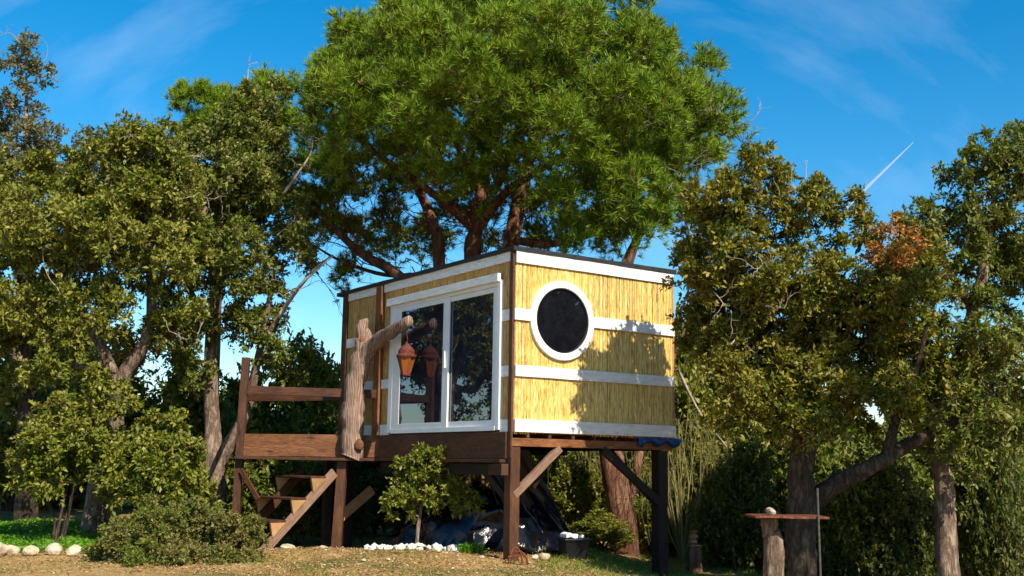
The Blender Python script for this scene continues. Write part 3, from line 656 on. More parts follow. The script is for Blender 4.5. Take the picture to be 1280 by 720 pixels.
# ================================================================== plastic sheets, tub, hoop under the cabin
def ridged(x, y, seed):
    r_ = np.random.default_rng(seed); s = 0
    for k_ in range(9):
        a = r_.uniform(0, 6.28); fq = r_.uniform(2, 9); ph = r_.uniform(0, 6.28); s += (1-2*abs(math.sin(fq*(x*math.cos(a)+y*math.sin(a))+ph)))/fq*1.3
    return s
pc = at(612, 690, 16.6)
def pile(u, v):
    x = -1.5+3.0*u; y = -.9+1.8*v; ex = x/1.42; ey = y/.85; q = max(0, 1-ex*ex-ey*ey)
    hmp = (.95*q**.55)*(1+.22*math.sin(2.2*x+1)) ; hmp += .17*ridged(x*1.1, y*1.1+hmp, 3)*min(1, q*4)*.75
    px_, py_ = pc[0]+x+.10*ridged(y+hmp, x, 5)*min(1, q*3), pc[1]+y+.10*ridged(x, hmp, 8)*min(1, q*3)
    return (px_, py_, gz1(px_, py_)+.012+max(0, hmp)+.03*(1+math.sin(14*math.atan2(ey, ex)))*(q < .06))
V, F = sheet(pile, 110, 70); o = link('plastic_sheet', np_mesh('plastic_sheet', V, F, 4, False), M['blackplastic']); tag(o, 'crumpled black plastic sheet heaped over things under the cabin floor', 'plastic sheet')
hA = P3(.55, .7, -.45); hB = P3(.35, 2.6, -.45)
def hang(u, v):
    top = P3(.05+.95*u, 1.0+.25*math.sin(u*3), -.22); bx = at(655+75*u, 690-18*u, 16.1+.5*u)
    w = v**.8; p = top*(1-w)+bx*w; fold = .07*math.sin(u*19+v*1.5)+.035*math.sin(u*41-v*3)+.05*ridged(u*2, v*2, 4)
    p = p+np.array([Lv[0], Lv[1], 0])*fold*(.25+v); p[2] = max(p[2], gz1(p[0], p[1])+.012); return p
V, F = sheet(hang, 70, 50); o = link('hanging_tarpaulin', np_mesh('hanging_tarpaulin', V, F, 4, True), M['blueplastic']); tag(o, 'blue black tarpaulin hanging from the floor beams behind the near post', 'tarpaulin')
b0 = at(727, 707, 15.6); b0[2] = gz1(b0[0], b0[1])
tub = empty('storage_tub', b0, .4, 'black plastic tub with white odds and ends on its rim', 'tub')
TM = WM[tub.name]
bm = box_bm(-.19, .19, -.15, .15, 0, .26, .02)
for v in bm.verts:
    kf = .82+.18*v.co.z/.26; v.co.x *= kf; v.co.y *= kf
link('body', bm_mesh('body', bm), M['bin'], tub, TM); link('rim', bm_mesh('rim', box_bm(-.215, .215, -.175, .175, .255, .285, .01)), M['bin'], tub, TM)
link('lid', bm_mesh('lid', box_bm(-.17, .02, -.12, .10, .287, .345, .015, .01, 2)), M['whiteplastic'], tub, TM); link('knob', bm_mesh('knob', box_bm(.06, .14, -.06, .04, .287, .33, .015, .008, 2)), M['whiteplastic'], tub, TM)
def hoop():
    c = at(655, 700, 14.12); c[2] = gz1(c[0], c[1])
    e = empty('iron_hoop', c, 0, 'rusty bent iron hoops leaning on the foot of the near post', 'scrap metal')
    for rx, rz, dx, dy, tilt in ((.085, .21, 0, 0, .2), (.12, .17, .03, .05, -.3)):
        tb = Tubes(); a = np.linspace(-.1, math.pi+.1, 18); p = np.stack([dx+rx*np.cos(a), dy+tilt*.12*np.sin(a), .0+rz*np.sin(a)], 1); tb.add(p, np.full(18, .013), 7); link('hoop', tb.mesh('hoop'), M['rust'], e, WM[e.name])
    tb = Tubes(); tb.add([(-.1, .0, .10), (.11, .02, .12)], [.012, .012], 6); link('crossbar', tb.mesh('crossbar'), M['rust'], e, WM[e.name])
hoop()

# ================================================================== stones
def rock_mesh(sx, sy, sz, seed, sub=2, ang=.22):
    r_ = np.random.default_rng(seed); bm = bmesh.new(); bmesh.ops.create_icosphere(bm, subdivisions=sub, radius=1)
    pl = [(unit(r_.normal(size=3)), r_.uniform(.62, .95)) for _ in range(9)]
    for v in bm.verts:
        c = np.array(v.co)
        for nrm, d in pl:
            k_ = c@nrm
            if k_ > d: c = c-nrm*(k_-d)
        c = c*(1+r_.normal()*.03); v.co = Vector((c[0]*sx, c[1]*sy, c[2]*sz))
    return bm_mesh('stone', bm)
def rock(nm, p, sx, sy, sz, seed, label, group=None, m_='stone', sub=2, cat='stone', rz=None):
    me = rock_mesh(sx, sy, sz, seed, sub); zmin = min(v.co.z for v in me.vertices)
    o = link(nm, me, M[m_], None, Matrix.Translation((p[0], p[1], p[2]-zmin*.82)) @ Matrix.Rotation(rz if rz is not None else seed*1.3, 4, 'Z')); return tag(o, label, cat, group)
def g_at(x, y):
    """where the pixel's ray meets the ground"""
    d = ray(x, y)
    for k_ in range(800):
        Y = 8+k_*.05; p = np.array([0, 0, EYE])+d*Y/d[1]
        if p[2] < gz1(p[0], p[1]): break
    p[2] = gz1(p[0], p[1]); return p
big = [(8, 716, 19, 11, 'grey white stone at the frame side end of the row along the clover'), (25, 715, 11, 8, 'small low pale stone wedged between two larger stones of the clover row'), (48, 714, 12.5, 7.5, 'flat topped pale stone in the row along the clover'), (77, 713, 14, 9.5, 'tall angular pale stone, highest of the row along the clover'), (102, 714, 13, 9, 'wedge shaped tan stone in the row along the clover'), (119, 716, 8, 6, 'small pale stone of the clover row beside the low shrub')]
for i, (x, y, a, b, lab) in enumerate(big):
    p = at(x, y, 14.6+.1*(i % 2)); p[2] = gz1(p[0], p[1]); k_ = 14.6/FPX; rock('stone', p, a*k_*.88, a*k_*.7, b*k_*.95, 40+i, lab, 'pale stones in a row')
for i in range(34):
    x = 470+112*(i+RNG.uniform(-.4, .4))/33; Y = 15.75+RNG.uniform(-.16, .16)-.9*((x-525)/60)**2*.3; p = at(x, 688, Y); p[2] = gz1(p[0], p[1])
    s_ = RNG.uniform(.04, .08); rock('pebble', p, s_*1.25, s_, s_*.95, 100+i, 'small white stone in the ring round the little oak sapling', 'white stones round the sapling', 'whitestone', 1)
for i in range(16):
    p = at(RNG.uniform(380, 700), 700, RNG.uniform(13.4, 15.8)); p[2] = gz1(p[0], p[1]); s_ = RNG.uniform(.018, .04)
    rock('pebble', p, s_*1.3, s_, s_*.6, 160+i, 'tiny tan pebble scattered on the dry earth before the cabin', 'pebbles on the dry earth', sub=1)
for i, (x, y, a, lab) in enumerate([(369, 693, .13, 'tan stone at the foot of the stairs'), (412, 694, .11, 'mossy tan stone beside the post under the log')]):
    p = at(x, y, 16.5); p[2] = gz1(p[0], p[1]); rock('stone', p, a*1.3, a, a*.55, 190+i, lab)
p = at(690, 707, 15.0); p[2] = gz1(p[0], p[1]); rock('stone', p, .09, .08, .07, 201, 'white block between the plastic sheet and the black tub')
p = at(679, 708, 15.0); p[2] = gz1(p[0], p[1]); rock('stone', p, .06, .05, .04, 203, 'small grey stone next to the white block')
# cairn on a stump
cp = at(878, 698, 17.2); cp[2] = gz1(cp[0], cp[1])
st = empty('tree_stump', cp, 0, 'short brown stump carrying a little stack of stones', 'stump')
zt = at(878, 677, 17.2)[2]; tb = Tubes(); tb.add([cp-np.array([0, 0, .05]), cp*.5+np.array([cp[0], cp[1], zt])*.5, np.array([cp[0], cp[1], zt])], [.14, .115, .115], 12, .07); link('trunk', tb.mesh('trunk', cp), M['pine_bark'], st)
zc = zt-.005
for i, (sx, sz, lab) in enumerate([(.125, .035, 'wide flat reddish stone at the bottom of the stack on the stump'), (.085, .05, 'rounded reddish stone in the lower middle of the stack'), (.09, .055, 'tan block in the upper middle of the stack on the stump'), (.075, .03, 'small flat stone on top of the stack on the stump')]):
    o = rock('stone', (cp[0]+(.01, -.012, .006, -.008)[i], cp[1], zc), sx, sx*.9, sz, 220+i, lab, None, 'redstone', rz=.3*i)
    zc += sz*1.55

# ================================================================== rustic table
YT = 11.6
tl = at(946, 635, YT); tr = at(1037, 635, YT); zt = (tl[2]+tr[2])/2; tc_ = (tl+tr)/2; g0 = gz1(tc_[0], tc_[1])
tab = empty('rustic_table', (tc_[0], tc_[1], g0), 0, 'thin rusty metal table top on a tree stump with a steel pole', 'table')
bm = box_bm(-(tr[0]-tl[0])/2, (tr[0]-tl[0])/2, -.25, .25, -.012, .012, .004, .004, 5); link('table_top', bm_mesh('table_top', bm), M['rust'], tab, Matrix.Translation((tc_[0], tc_[1], zt)))
sx = at(975, 690, YT+.02); tb = Tubes(); P_, R_ = catmull([(sx[0]+.03, sx[1], g0-.1), (sx[0]+.01, sx[1], g0+.25), (sx[0]+.02, sx[1], at(975, 668, YT)[2]), (sx[0]-.01, sx[1], at(970, 655, YT)[2]), (sx[0]-.02, sx[1], zt-.01)], [.115, .105, .10, .085, .09], 6); tb.add(P_, R_, 14, .09); link('leg', tb.mesh('leg', WM[tab.name].translation), M['oak_bark'], tab)
pp = at(1031, 610, YT-.27); tb = Tubes(); tb.add([(pp[0], pp[1], g0-.1), (pp[0]-.01, pp[1], at(1031, 598, YT)[2])], [.012, .011], 8); link('pole', tb.mesh('pole', WM[tab.name].translation), M['pole'], tab)
pb = at(972, 634, YT-.1); rock('stone', (pb[0], pb[1], zt+.011), .068, .05, .05, 311, 'small pale chunk of wood or stone lying on the rusty table', cat='block')

# ================================================================== pine behind the cabin
def needles(P, D, n_, L, w):
    m_ = len(P); d = np.repeat(unit(D), n_, 0); r = RNG.normal(size=d.shape); perp = unit(r-d*(r*d).sum(1)[:, None])
    th = RNG.uniform(.2, 1.25, len(d))[:, None]; nd = d*np.cos(th)+perp*np.sin(th); ln = (L*RNG.uniform(.75, 1.15, len(d)))[:, None]
    base = np.repeat(P, n_, 0)-d*RNG.uniform(0, .09, (len(d), 1)); sd = unit(np.cross(nd, RNG.normal(size=nd.shape)))*w*.5
    tip = base+nd*ln; tip[:, 2] -= .0*ln[:, 0]
    V = np.stack([base-sd, base+sd, tip], 1).reshape(-1, 3); return V, np.arange(len(V)).reshape(-1, 3)
def pine(name, label, limbs, lobes, spacing, tufts, n_, base, crown_c, L=.135, w=.008, rad=.42, dead=0, shell=.55, group=None, core=None, lm=2.1):
    b = np.array(base, float); b[2] = gz1(b[0], b[1]); e = empty(name, b, 0, label, 'tree', group)
    cl, lc = lobed(lobes, spacing*lm, rad*1.35, 17, shell, 1.1, crown_c); tb = Tubes(); grow(tb, limbs, cl, rmax=.05, rough=.05, sides=4, segs=3)
    link('trunk', tb.mesh('trunk', b), M['pine_bark'], e)
    c = np.repeat(cl, tufts, 0); out = unit(unit(c-crown_c)+1.2*unit(c-np.repeat(lc, tufts, 0)))
    d = unit(RNG.normal(size=c.shape)*.8+out*.75+np.array([0, 0, .45])); P = c+d*(rad*.75*RNG.uniform(.35, 1.1, len(c)))[:, None]
    D = unit(d*.6+out*.35+np.array([0, 0, .35])+RNG.normal(size=c.shape)*.25)
    V, F = needles(P, D, n_, L, w); link('crown', np_mesh('crown', V-b, F, 3), M['needle'], e)
    if core:
        c2 = fill(core, .42, .1); c2 = np.repeat(c2, 9, 0); d2_ = unit(RNG.normal(size=c2.shape)+np.array([0, 0, .3])); P2 = c2+d2_*(.4*RNG.uniform(.3, 1.1, len(c2)))[:, None]
        V, F = needles(P2, d2_, 13, .17, .034); link('inner_crown', np_mesh('inner_crown', V-b, F, 3), M['needle'], e)
    tv, tf = twig_tris(c, P, .006); link('twigs', np_mesh('twigs', tv-b, tf, 4), M['pine_bark'], e, kind='stuff')
    if dead:
        dt = Tubes(); low = cl
        for p in low[RNG.choice(len(low), dead)]:
            q = crown_c+(p-crown_c)*RNG.uniform(.75, 1.0); bare(dt, q, unit((p-crown_c)*np.array([.6, 1.2, -.15])+RNG.normal(size=3)*1.2), RNG.uniform(.5, 1.1), .011)
        link('dead_twigs', dt.mesh('dead_twigs', b), M['dead'], e, kind='stuff')
    return e
YP = 21.6
def pp_(x, y, dY=0): return at(x, y, YP+dY)
base = at(600, 660, YP); base[2] = gz1(base[0], base[1])
limbs = [
 ([base-np.array([0, 0, .2]), pp_(597, 560), pp_(596, 440), pp_(590, 330), pp_(592, 285), pp_(602, 200), pp_(600, 110), pp_(590, 20)], [.30, .24, .21, .185, .15, .12, .08, .04]),
 ([base+np.array([.15, .1, .1]), pp_(618, 520, .2), pp_(630, 380, .2), pp_(638, 300, .1), pp_(652, 220), pp_(670, 130, -.2), pp_(690, 40, -.4)], [.22, .20, .185, .17, .14, .09, .04]),
 ([base+np.array([-.1, .1, .3]), pp_(575, 520), pp_(553, 400), pp_(548, 330), pp_(542, 290), pp_(515, 230, .3), pp_(480, 150, .5), pp_(450, 90, .6)], [.18, .17, .145, .13, .11, .09, .06, .03]),
 ([pp_(560, 440), pp_(505, 355), pp_(450, 322), pp_(405, 280, .2), pp_(372, 240, .3)], [.12, .105, .085, .06, .03]),
 ([pp_(592, 290), pp_(560, 262, -.5), pp_(510, 225, -1), pp_(455, 190, -1.4), pp_(410, 150, -1.6)], [.10, .085, .065, .045, .025]),
 ([pp_(597, 285), pp_(625, 245, -.6), pp_(665, 215, -1.2), pp_(720, 180, -2), pp_(780, 150, -2.4)], [.11, .09, .07, .05, .03]),
 ([pp_(638, 300), pp_(690, 303, -.3), pp_(745, 285, -.6), pp_(810, 262, -.8), pp_(870, 220, -.8)], [.09, .075, .06, .045, .025]),
 ([pp_(645, 250), pp_(720, 215, .5), pp_(800, 160, 1), pp_(860, 110, 1)], [.08, .065, .045, .025]),
 ([pp_(596, 240), pp_(560, 170, -1.2), pp_(540, 110, -2.2), pp_(520, 60, -2.8)], [.08, .06, .045, .025]),
 ([pp_(620, 230), pp_(640, 170, -1.5), pp_(650, 120, -2.6), pp_(660, 70, -3.4)], [.08, .06, .045, .025]),
 ([pp_(546, 345), pp_(480, 348, .4), pp_(420, 330, .8), pp_(385, 310, 1.)], [.06, .045, .03, .015]),
]
cc = at(632, 235, YP)
lobes = []
def lobe(x, y, dY, r, rz=None):
    x = 634+(x-634)*(.95 if x > 634 else 1.0); y = 200+(y-200)*(.86 if y < 200 else 1.)
    lobes.append((at(x, y, YP+dY), (r, r, rz or r*.78)))
# outline lobes, clockwise from the left, then the front, the top and the back
for x, y, dY, r in [(392, 185, 0, 1.0), (375, 140, 0, .75), (390, 112, 0, .75), (436, 78, 0, 1.0), (488, 42, 0, 1.1), (560, -10, 0, 1.3), (650, -25, 0, 1.4), (740, 0, 0, 1.2), (792, 52, 0, 1.0), (842, 84, 0, .9), (876, 122, 0, .85), (876, 150, 0, .95), (850, 195, 0, 1.0), (820, 240, 0, .9), (770, 262, 0, .9),
                    (450, 120, -2.2, 1.1), (500, 80, -2.8, 1.15), (570, 55, -3.4, 1.2), (650, 50, -3.6, 1.25), (730, 65, -3.3, 1.2), (800, 100, -2.6, 1.1), (470, 180, -2.0, 1.0), (545, 140, -3.6, 1.1), (625, 120, -4.0, 1.15), (710, 130, -4.0, 1.2), (785, 165, -3.2, 1.1), (840, 150, -1.6, 1.0),
                    (560, 205, -3.3, .85), (690, 200, -3.8, 1.05), (760, 215, -3.2, 1.05), (700, 255, -3.2, .8), (800, 230, -2.0, .95), (640, 190, -3.4, .8), (745, 275, -2.4, .8), (430, 205, -.9, .85), (410, 230, .6, .7),
                    (470, 112, 2.4, 1.2), (560, 40, 3.0, 1.3), (680, 30, 3.0, 1.3), (775, 104, 2.4, 1.2), (480, 170, 2.6, 1.1), (620, 110, 3.8, 1.2), (760, 180, 2.8, 1.1), (840, 190, 1.5, 1.0),
                    (420, 265, .6, .75), (470, 255, 1.2, .85), (525, 262, 1.8, .85), (450, 300, 1., .55), (570, 268, 2.4, .8), (635, 268, 2.6, .8), (500, 312, 1.6, .5), (690, 285, 1., .7), (540, 300, 2.6, .6), (600, 300, 3., .6), (670, 300, 2.6, .6), (740, 300, 1.6, .6), (430, 285, 1.6, .7), (510, 290, 2.6, .7), (350, 150, .2, .6), (355, 120, .2, .6), (400, 300, .8, .6), (395, 262, .4, .6), (440, 332, 1.2, .5), (480, 335, 1.4, .5), (362, 175, .2, .7), (370, 205, .4, .7), (600, 215, -2.2, .8), (520, 205, -2.2, .8), (660, 235, -3.0, .7), (480, 130, -3., 1.0), (590, 90, -4.2, 1.0), (680, 85, -4.4, 1.0), (760, 120, -4., 1.0)]: lobe(x, y, dY, r)
BIG = pine('stone_pine', 'huge round crowned pine rising behind the cabin', limbs, lobes, .32, 6, 22, base, cc-np.array([0, 0, 1.2]), rad=.36, L=.165, w=.0155, dead=80, core=[(at(x, y, YP+d_), (r_, r_, r_*.8)) for x, y, d_, r_ in [(470, 110, 0, 1.3), (550, 80, 0, 1.7), (650, 70, 0, 1.8), (740, 90, 0, 1.6), (810, 140, 0, 1.2), (520, 160, 0, 1.0), (730, 180, -1, 1.3), (440, 150, .5, .9), (630, 120, -1.5, 1.5), (800, 200, -.6, .9)]])
tb = Tubes()
for i in range(95):
    q = at(RNG.uniform(375, 680), RNG.uniform(225, 345), YP+RNG.uniform(-.8, 2.4)); bare(tb, q, unit(RNG.normal(size=3)*np.array([1, .7, .6])+np.array([-.6, 0, .15])), RNG.uniform(.6, 1.5), .013)
link('bare_twigs', tb.mesh('bare_twigs', np.array(WM[BIG.name].translation)), M['pine_bark'], BIG, kind='stuff')
# second pine whose trunk shows under the floor
Y2 = 19.6
b2 = at(792, 700, Y2); b2[2] = gz1(b2[0], b2[1])
limbs = [([b2-np.array([0, 0, .2]), at(789, 660, Y2), at(782, 620, Y2), at(772, 570, Y2), at(762, 500, Y2+.6), at(765, 400, Y2+1.5), at(785, 320, Y2+1.8), at(810, 260, Y2+1.8)], [.30, .255, .245, .23, .2, .16, .11, .05]),
         ([at(784, 640, Y2), at(801, 600, Y2+.1), at(806, 560, Y2+.3), at(830, 480, Y2+.8), at(860, 400, Y2+1.2)], [.10, .085, .075, .05, .02])]
pine('leaning_pine', 'leaning pine trunk seen under the cabin floor between tarpaulin and corner post', limbs, [(at(820, 285, Y2+1.5), (1.1, 1.0, .6)), (at(880, 262, Y2+1.), (.8, .8, .5)), (at(770, 290, Y2+2.2), (.9, .9, .5))], .42, 8, 28, b2, at(800, 320, Y2+1.5), rad=.34, dead=14, lm=1.9)
# distant pine tip over the oaks on the left
Y3 = 27.
b3 = at(268, 600, Y3); b3[2] = gz1(b3[0], b3[1])
pine('distant_pine', 'pine with blue green tip showing above the oaks beside the big pine', [([b3, at(270, 400, Y3), at(272, 220, Y3), at(272, 130, Y3)], [.22, .17, .10, .03])], [(at(272, 152, Y3), (.85, .85, .4)), (at(272, 180, Y3), (1.1, 1.1, .5))], .42, 9, 28, b3, at(272, 230, Y3), L=.2, rad=.36, lm=1.35, w=.016)

# ================================================================== oaks
def pth(Y, *pts): return [at(x, y, Y+(d[0] if d else 0)) for x, y, *d in pts]
def gnd_base(x, Y, sink=.15):
    p = at(x, 650, Y); p[2] = gz1(p[0], p[1])-sink; return p
# behind the deck
Y = 20.2
OAK_A, _ = oak('cork_oak', 'cork oak with pale cracked trunk behind the railed deck', [
    ([gnd_base(278, Y), *pth(Y, (276, 610), (272, 560), (268, 500), (266, 440), (270, 380, .2), (280, 300, .3), (300, 220, .4))], [.33, .28, .22, .19, .16, .13, .09, .04]),
    (pth(Y, (274, 600), (296, 560), (313, 520), (325, 460), (335, 400), (345, 330)), [.20, .17, .13, .10, .08, .04]),
    (pth(Y, (335, 430), (365, 380, -.3), (392, 345, -.5), (415, 325, -.5)), [.07, .055, .04, .012]),
    (pth(Y, (268, 430), (235, 370), (210, 300), (200, 240)), [.11, .09, .06, .03])],
    [px_ell(300, 185, Y, 62, 58), px_ell(335, 245, Y, 45, 55), px_ell(345, 320, Y, 42, 55), px_ell(285, 270, Y, 70, 60, 1.2), px_ell(260, 350, Y-.4, 60, 45), px_ell(235, 215, Y, 62, 45), px_ell(290, 425, Y-.3, 70, 40), px_ell(365, 478, Y+1, 42, 36), px_ell(200, 290, Y, 62, 60), px_ell(330, 395, Y, 40, 40), px_ell(374, 330, Y-.2, 26, 40), px_ell(280, 330, Y-1., 60, 60), px_ell(300, 240, Y-.9, 50, 50), px_ell(235, 470, Y-.6, 40, 35), px_ell(340, 440, Y-.2, 40, 40), px_ell(225, 390, Y-.8, 45, 40), px_ell(370, 300, Y-.3, 30, 45), px_ell(310, 130, Y, 35, 22, .6)],
    'oak_green', dead=9, leaf=.09, rad=.38, shoots=22, spacing=.305, rk=.72)
Y = 18.4
OAK_B, _ = oak('cork_oak', 'cork oak with thick leaning trunk among saplings beside the clover', [
    ([gnd_base(128, Y), *pth(Y, (136, 605), (146, 560), (152, 515), (160, 480), (182, 445), (190, 400), (185, 330), (175, 250))], [.34, .29, .24, .21, .18, .15, .12, .09, .04]),
    (pth(Y, (152, 500), (125, 440), (95, 390), (70, 340), (50, 290)), [.16, .12, .09, .07, .03]),
    (pth(Y, (187, 380), (225, 330), (255, 270)), [.10, .07, .03]),
    (pth(Y, (132, 470), (98, 475, -.3), (90, 450, -.5), (84, 430, -.6)), [.08, .09, .085, .03])],
    [px_ell(165, 215, Y, 75, 50), px_ell(110, 270, Y, 65, 50), px_ell(185, 290, Y, 70, 60, 1.1), px_ell(100, 345, Y, 75, 50), px_ell(170, 365, Y-.3, 60, 40), px_ell(60, 400, Y, 60, 45), px_ell(220, 240, Y, 45, 45), px_ell(225, 420, Y, 45, 38), px_ell(60, 310, Y-.4, 60, 50), px_ell(130, 310, Y-1., 60, 50), px_ell(90, 440, Y-.9, 50, 35), px_ell(60, 480, Y-.8, 45, 30), px_ell(130, 400, Y-.9, 50, 40), px_ell(215, 330, Y-.9, 45, 45), px_ell(190, 450, Y+.9, 50, 35)],
    'oak_olive', dead=10, leaf=.09, rad=.38, shoots=22, spacing=.29, rk=.72)
Y = 19.6
oak('cork_oak', 'dark trunked oak standing farthest from the deck on the clover side', [
    ([gnd_base(42, Y), *pth(Y, (42, 600), (38, 540), (42, 470), (36, 400), (20, 330), (10, 250))], [.26, .22, .19, .17, .14, .10, .04]),
    (pth(Y, (40, 470), (10, 400), (-30, 340), (-60, 280)), [.13, .1, .07, .03])],
    [px_ell(20, 330, Y, 60, 60, 1.1), px_ell(-40, 300, Y, 70, 80, 1.2), px_ell(30, 440, Y, 50, 40), px_ell(-20, 430, Y, 60, 60), px_ell(60, 240, Y, 40, 40), px_ell(20, 500, Y-.3, 45, 35)],
    'oak_olive', 'dark_bark', leaf=.09, rad=.38, shoots=20, spacing=.31, rk=.8)
Y = 24.
oak('cork_oak', 'tall thin greyish oak reaching above its neighbours at the clover side', [
    ([gnd_base(20, Y), *pth(Y, (25, 500), (28, 400), (30, 300), (28, 200), (25, 110))], [.24, .2, .17, .14, .10, .03]),
    (pth(Y, (30, 320), (70, 270), (100, 235), (120, 210)), [.09, .07, .045, .008])],
    [px_ell(28, 95, Y, 32, 32, .7), px_ell(20, 150, Y, 34, 30, .7), px_ell(50, 200, Y, 45, 35, .9), px_ell(105, 205, Y, 45, 35, .9), px_ell(20, 245, Y, 55, 40, 1.), px_ell(110, 250, Y, 60, 40, 1.), px_ell(-30, 190, Y, 45, 60, 1.)],
    'oak_grey', leaf=.095, rad=.40, shoots=16, spacing=.34, dead=8, rk=.7)
# right hand oaks
Y = 13.7
oak('cork_oak', 'broad dark oak with a low forking limb beside the rusty table', [
    ([gnd_base(1012, Y), *pth(Y, (1012, 700), (1010, 640), (1008, 580), (1013, 520), (1020, 450), (1030, 390, .2), (1038, 340, .2), (1032, 300, .2))], [.25, .22, .205, .19, .165, .14, .10, .05, .012]),
    (pth(Y, (1010, 630), (1042, 600), (1080, 578), (1112, 560), (1150, 535, .3), (1195, 510, .6), (1235, 475, .9), (1285, 440, 1.2)), [.15, .14, .12, .11, .10, .09, .075, .05]),
    (pth(Y, (1016, 470, .2), (985, 420, .5), (945, 370, .7), (910, 330, .6), (870, 320, .3)), [.08, .06, .05, .035, .02]),
    (pth(Y, (1020, 460), (1060, 400), (1095, 350), (1120, 310)), [.09, .07, .05, .02]),
    (pth(Y, (1112, 560), (1128, 500), (1150, 440), (1160, 390)), [.08, .06, .04, .02])],
    [px_ell(905, 250, Y-.4, 62, 62), px_ell(950, 215, Y-.4, 50, 38), px_ell(985, 265, Y, 65, 50), px_ell(1045, 285, Y, 60, 45), px_ell(895, 330, Y-.2, 66, 60), px_ell(860, 352, Y-.3, 34, 32, .4), px_ell(960, 345, Y-.4, 75, 60), px_ell(1035, 360, Y-.2, 70, 60), px_ell(1095, 385, Y, 65, 60), px_ell(1120, 320, Y, 50, 45), px_ell(930, 430, Y, 70, 55), px_ell(1000, 440, Y, 60, 50), px_ell(1090, 460, Y, 70, 50), px_ell(1160, 430, Y+.3, 50, 60), px_ell(950, 500, Y+.3, 55, 40), px_ell(1060, 530, Y+.8, 50, 30), px_ell(1015, 470, Y-.6, 60, 40), px_ell(1000, 510, Y-.7, 60, 40), px_ell(1065, 485, Y-.6, 55, 40), px_ell(1090, 300, Y, 55, 42), px_ell(945, 208, Y-.4, 46, 42), px_ell(988, 238, Y, 52, 42), px_ell(895, 312, Y+.9, 46, 42), px_ell(868, 320, Y+.5, 28, 30, .4), px_ell(1030, 255, Y, 42, 36), px_ell(1150, 335, Y+.5, 45, 40), px_ell(1135, 285, Y+.3, 40, 36), px_ell(925, 480, Y-.5, 50, 40), px_ell(1120, 350, Y-.5, 50, 45), px_ell(985, 540, Y-.2, 40, 30), px_ell(1120, 500, Y-.3, 55, 35), px_ell(1010, 400, Y+1., 90, 70, .7), px_ell(900, 400, Y+.8, 60, 60, .7), px_ell(1110, 420, Y+1., 70, 70, .7)],
    'oak_right', 'dark_bark', leaf=.07, rad=.29, shoots=20, spacing=.245, dead=6, rk=.85)
# cluster of rusty dead leaves in it
cl = at(1118, 292, Y-.45)
cl_ = fill([(cl, (.34, .25, .28))], .17); V, F, c, tip = sprays(cl_, np.full(len(cl_), .20), 10, 9, .062)
par = [o for o in bpy.data.objects if o.get('label', '').startswith('broad dark oak')][0]
o = link('withered_leaves', np_mesh('withered_leaves', V-np.array(WM[par.name].translation), F, 4), M['rusty_leaf'], par); o['label'] = 'withered orange leaves'
Y = 14.6
oak('cork_oak', 'tall blue green oak with pale peeling trunk past the rusty table', [
    ([gnd_base(1196, Y), *pth(Y, (1194, 690), (1190, 630), (1186, 585), (1176, 545), (1180, 490), (1205, 420), (1225, 340), (1235, 260), (1245, 190))], [.20, .17, .15, .14, .13, .12, .11, .09, .06, .02]),
    (pth(Y, (1200, 430), (1250, 400), (1300, 385)), [.08, .06, .04]),
    (pth(Y, (1215, 370), (1180, 310), (1170, 260)), [.07, .05, .02])],
    [px_ell(1245, 190, Y, 60, 45), px_ell(1200, 235, Y, 50, 40), px_ell(1275, 240, Y, 55, 50), px_ell(1165, 270, Y, 35, 35), px_ell(1225, 290, Y, 60, 45), px_ell(1290, 320, Y, 60, 50), px_ell(1180, 340, Y, 48, 45), px_ell(1240, 370, Y, 55, 40), px_ell(1300, 420, Y, 50, 45), px_ell(1200, 420, Y, 50, 40), px_ell(1200, 545, Y-.4, 50, 30, .5), px_ell(1250, 480, Y+.5, 60, 45), px_ell(1190, 505, Y-.6, 55, 45), px_ell(1240, 430, Y-.6, 60, 50), px_ell(1160, 300, Y, 45, 40), px_ell(1255, 165, Y, 52, 42), px_ell(1285, 180, Y, 45, 45), px_ell(1212, 200, Y, 45, 40), px_ell(1150, 255, Y, 36, 34), px_ell(1260, 300, Y+.6, 60, 60), px_ell(1270, 530, Y-.4, 50, 40), px_ell(1180, 480, Y+.5, 50, 45)],
    'oak_green', leaf=.078, rad=.33, shoots=19, spacing=.26, rk=.85)
for x, y, hh, lab in ((6.9, 9.0, 6.6, 'dark oak shading the rusty table, standing out toward the sun'), (11.2, 11.2, 3.0, 'tall dark oak facing the round window from beyond the rusty table')):
    g_ = gz1(x, y); oak('cork_oak', lab, [([(x, y, g_-.1), (x-.1, y+.1, hh*.3), (x, y, hh*.6), (x-.2, y+.2, hh)], [.25, .2, .17, .06])],
        [((x-.2, y+.3, hh*.62), (1.5, 1.5, hh*.28)), ((x+.7, y-.4, hh*.85), (1.4, 1.3, hh*.26)), ((x-.7, y+1., hh*.8), (1.0, 1.1, hh*.24)), ((x+.1, y+.8, hh*.42), (1.4, 1.4, hh*.2))], 'oak_dark', 'dark_bark', leaf=.13, rad=.46, spacing=.58, shoots=13)

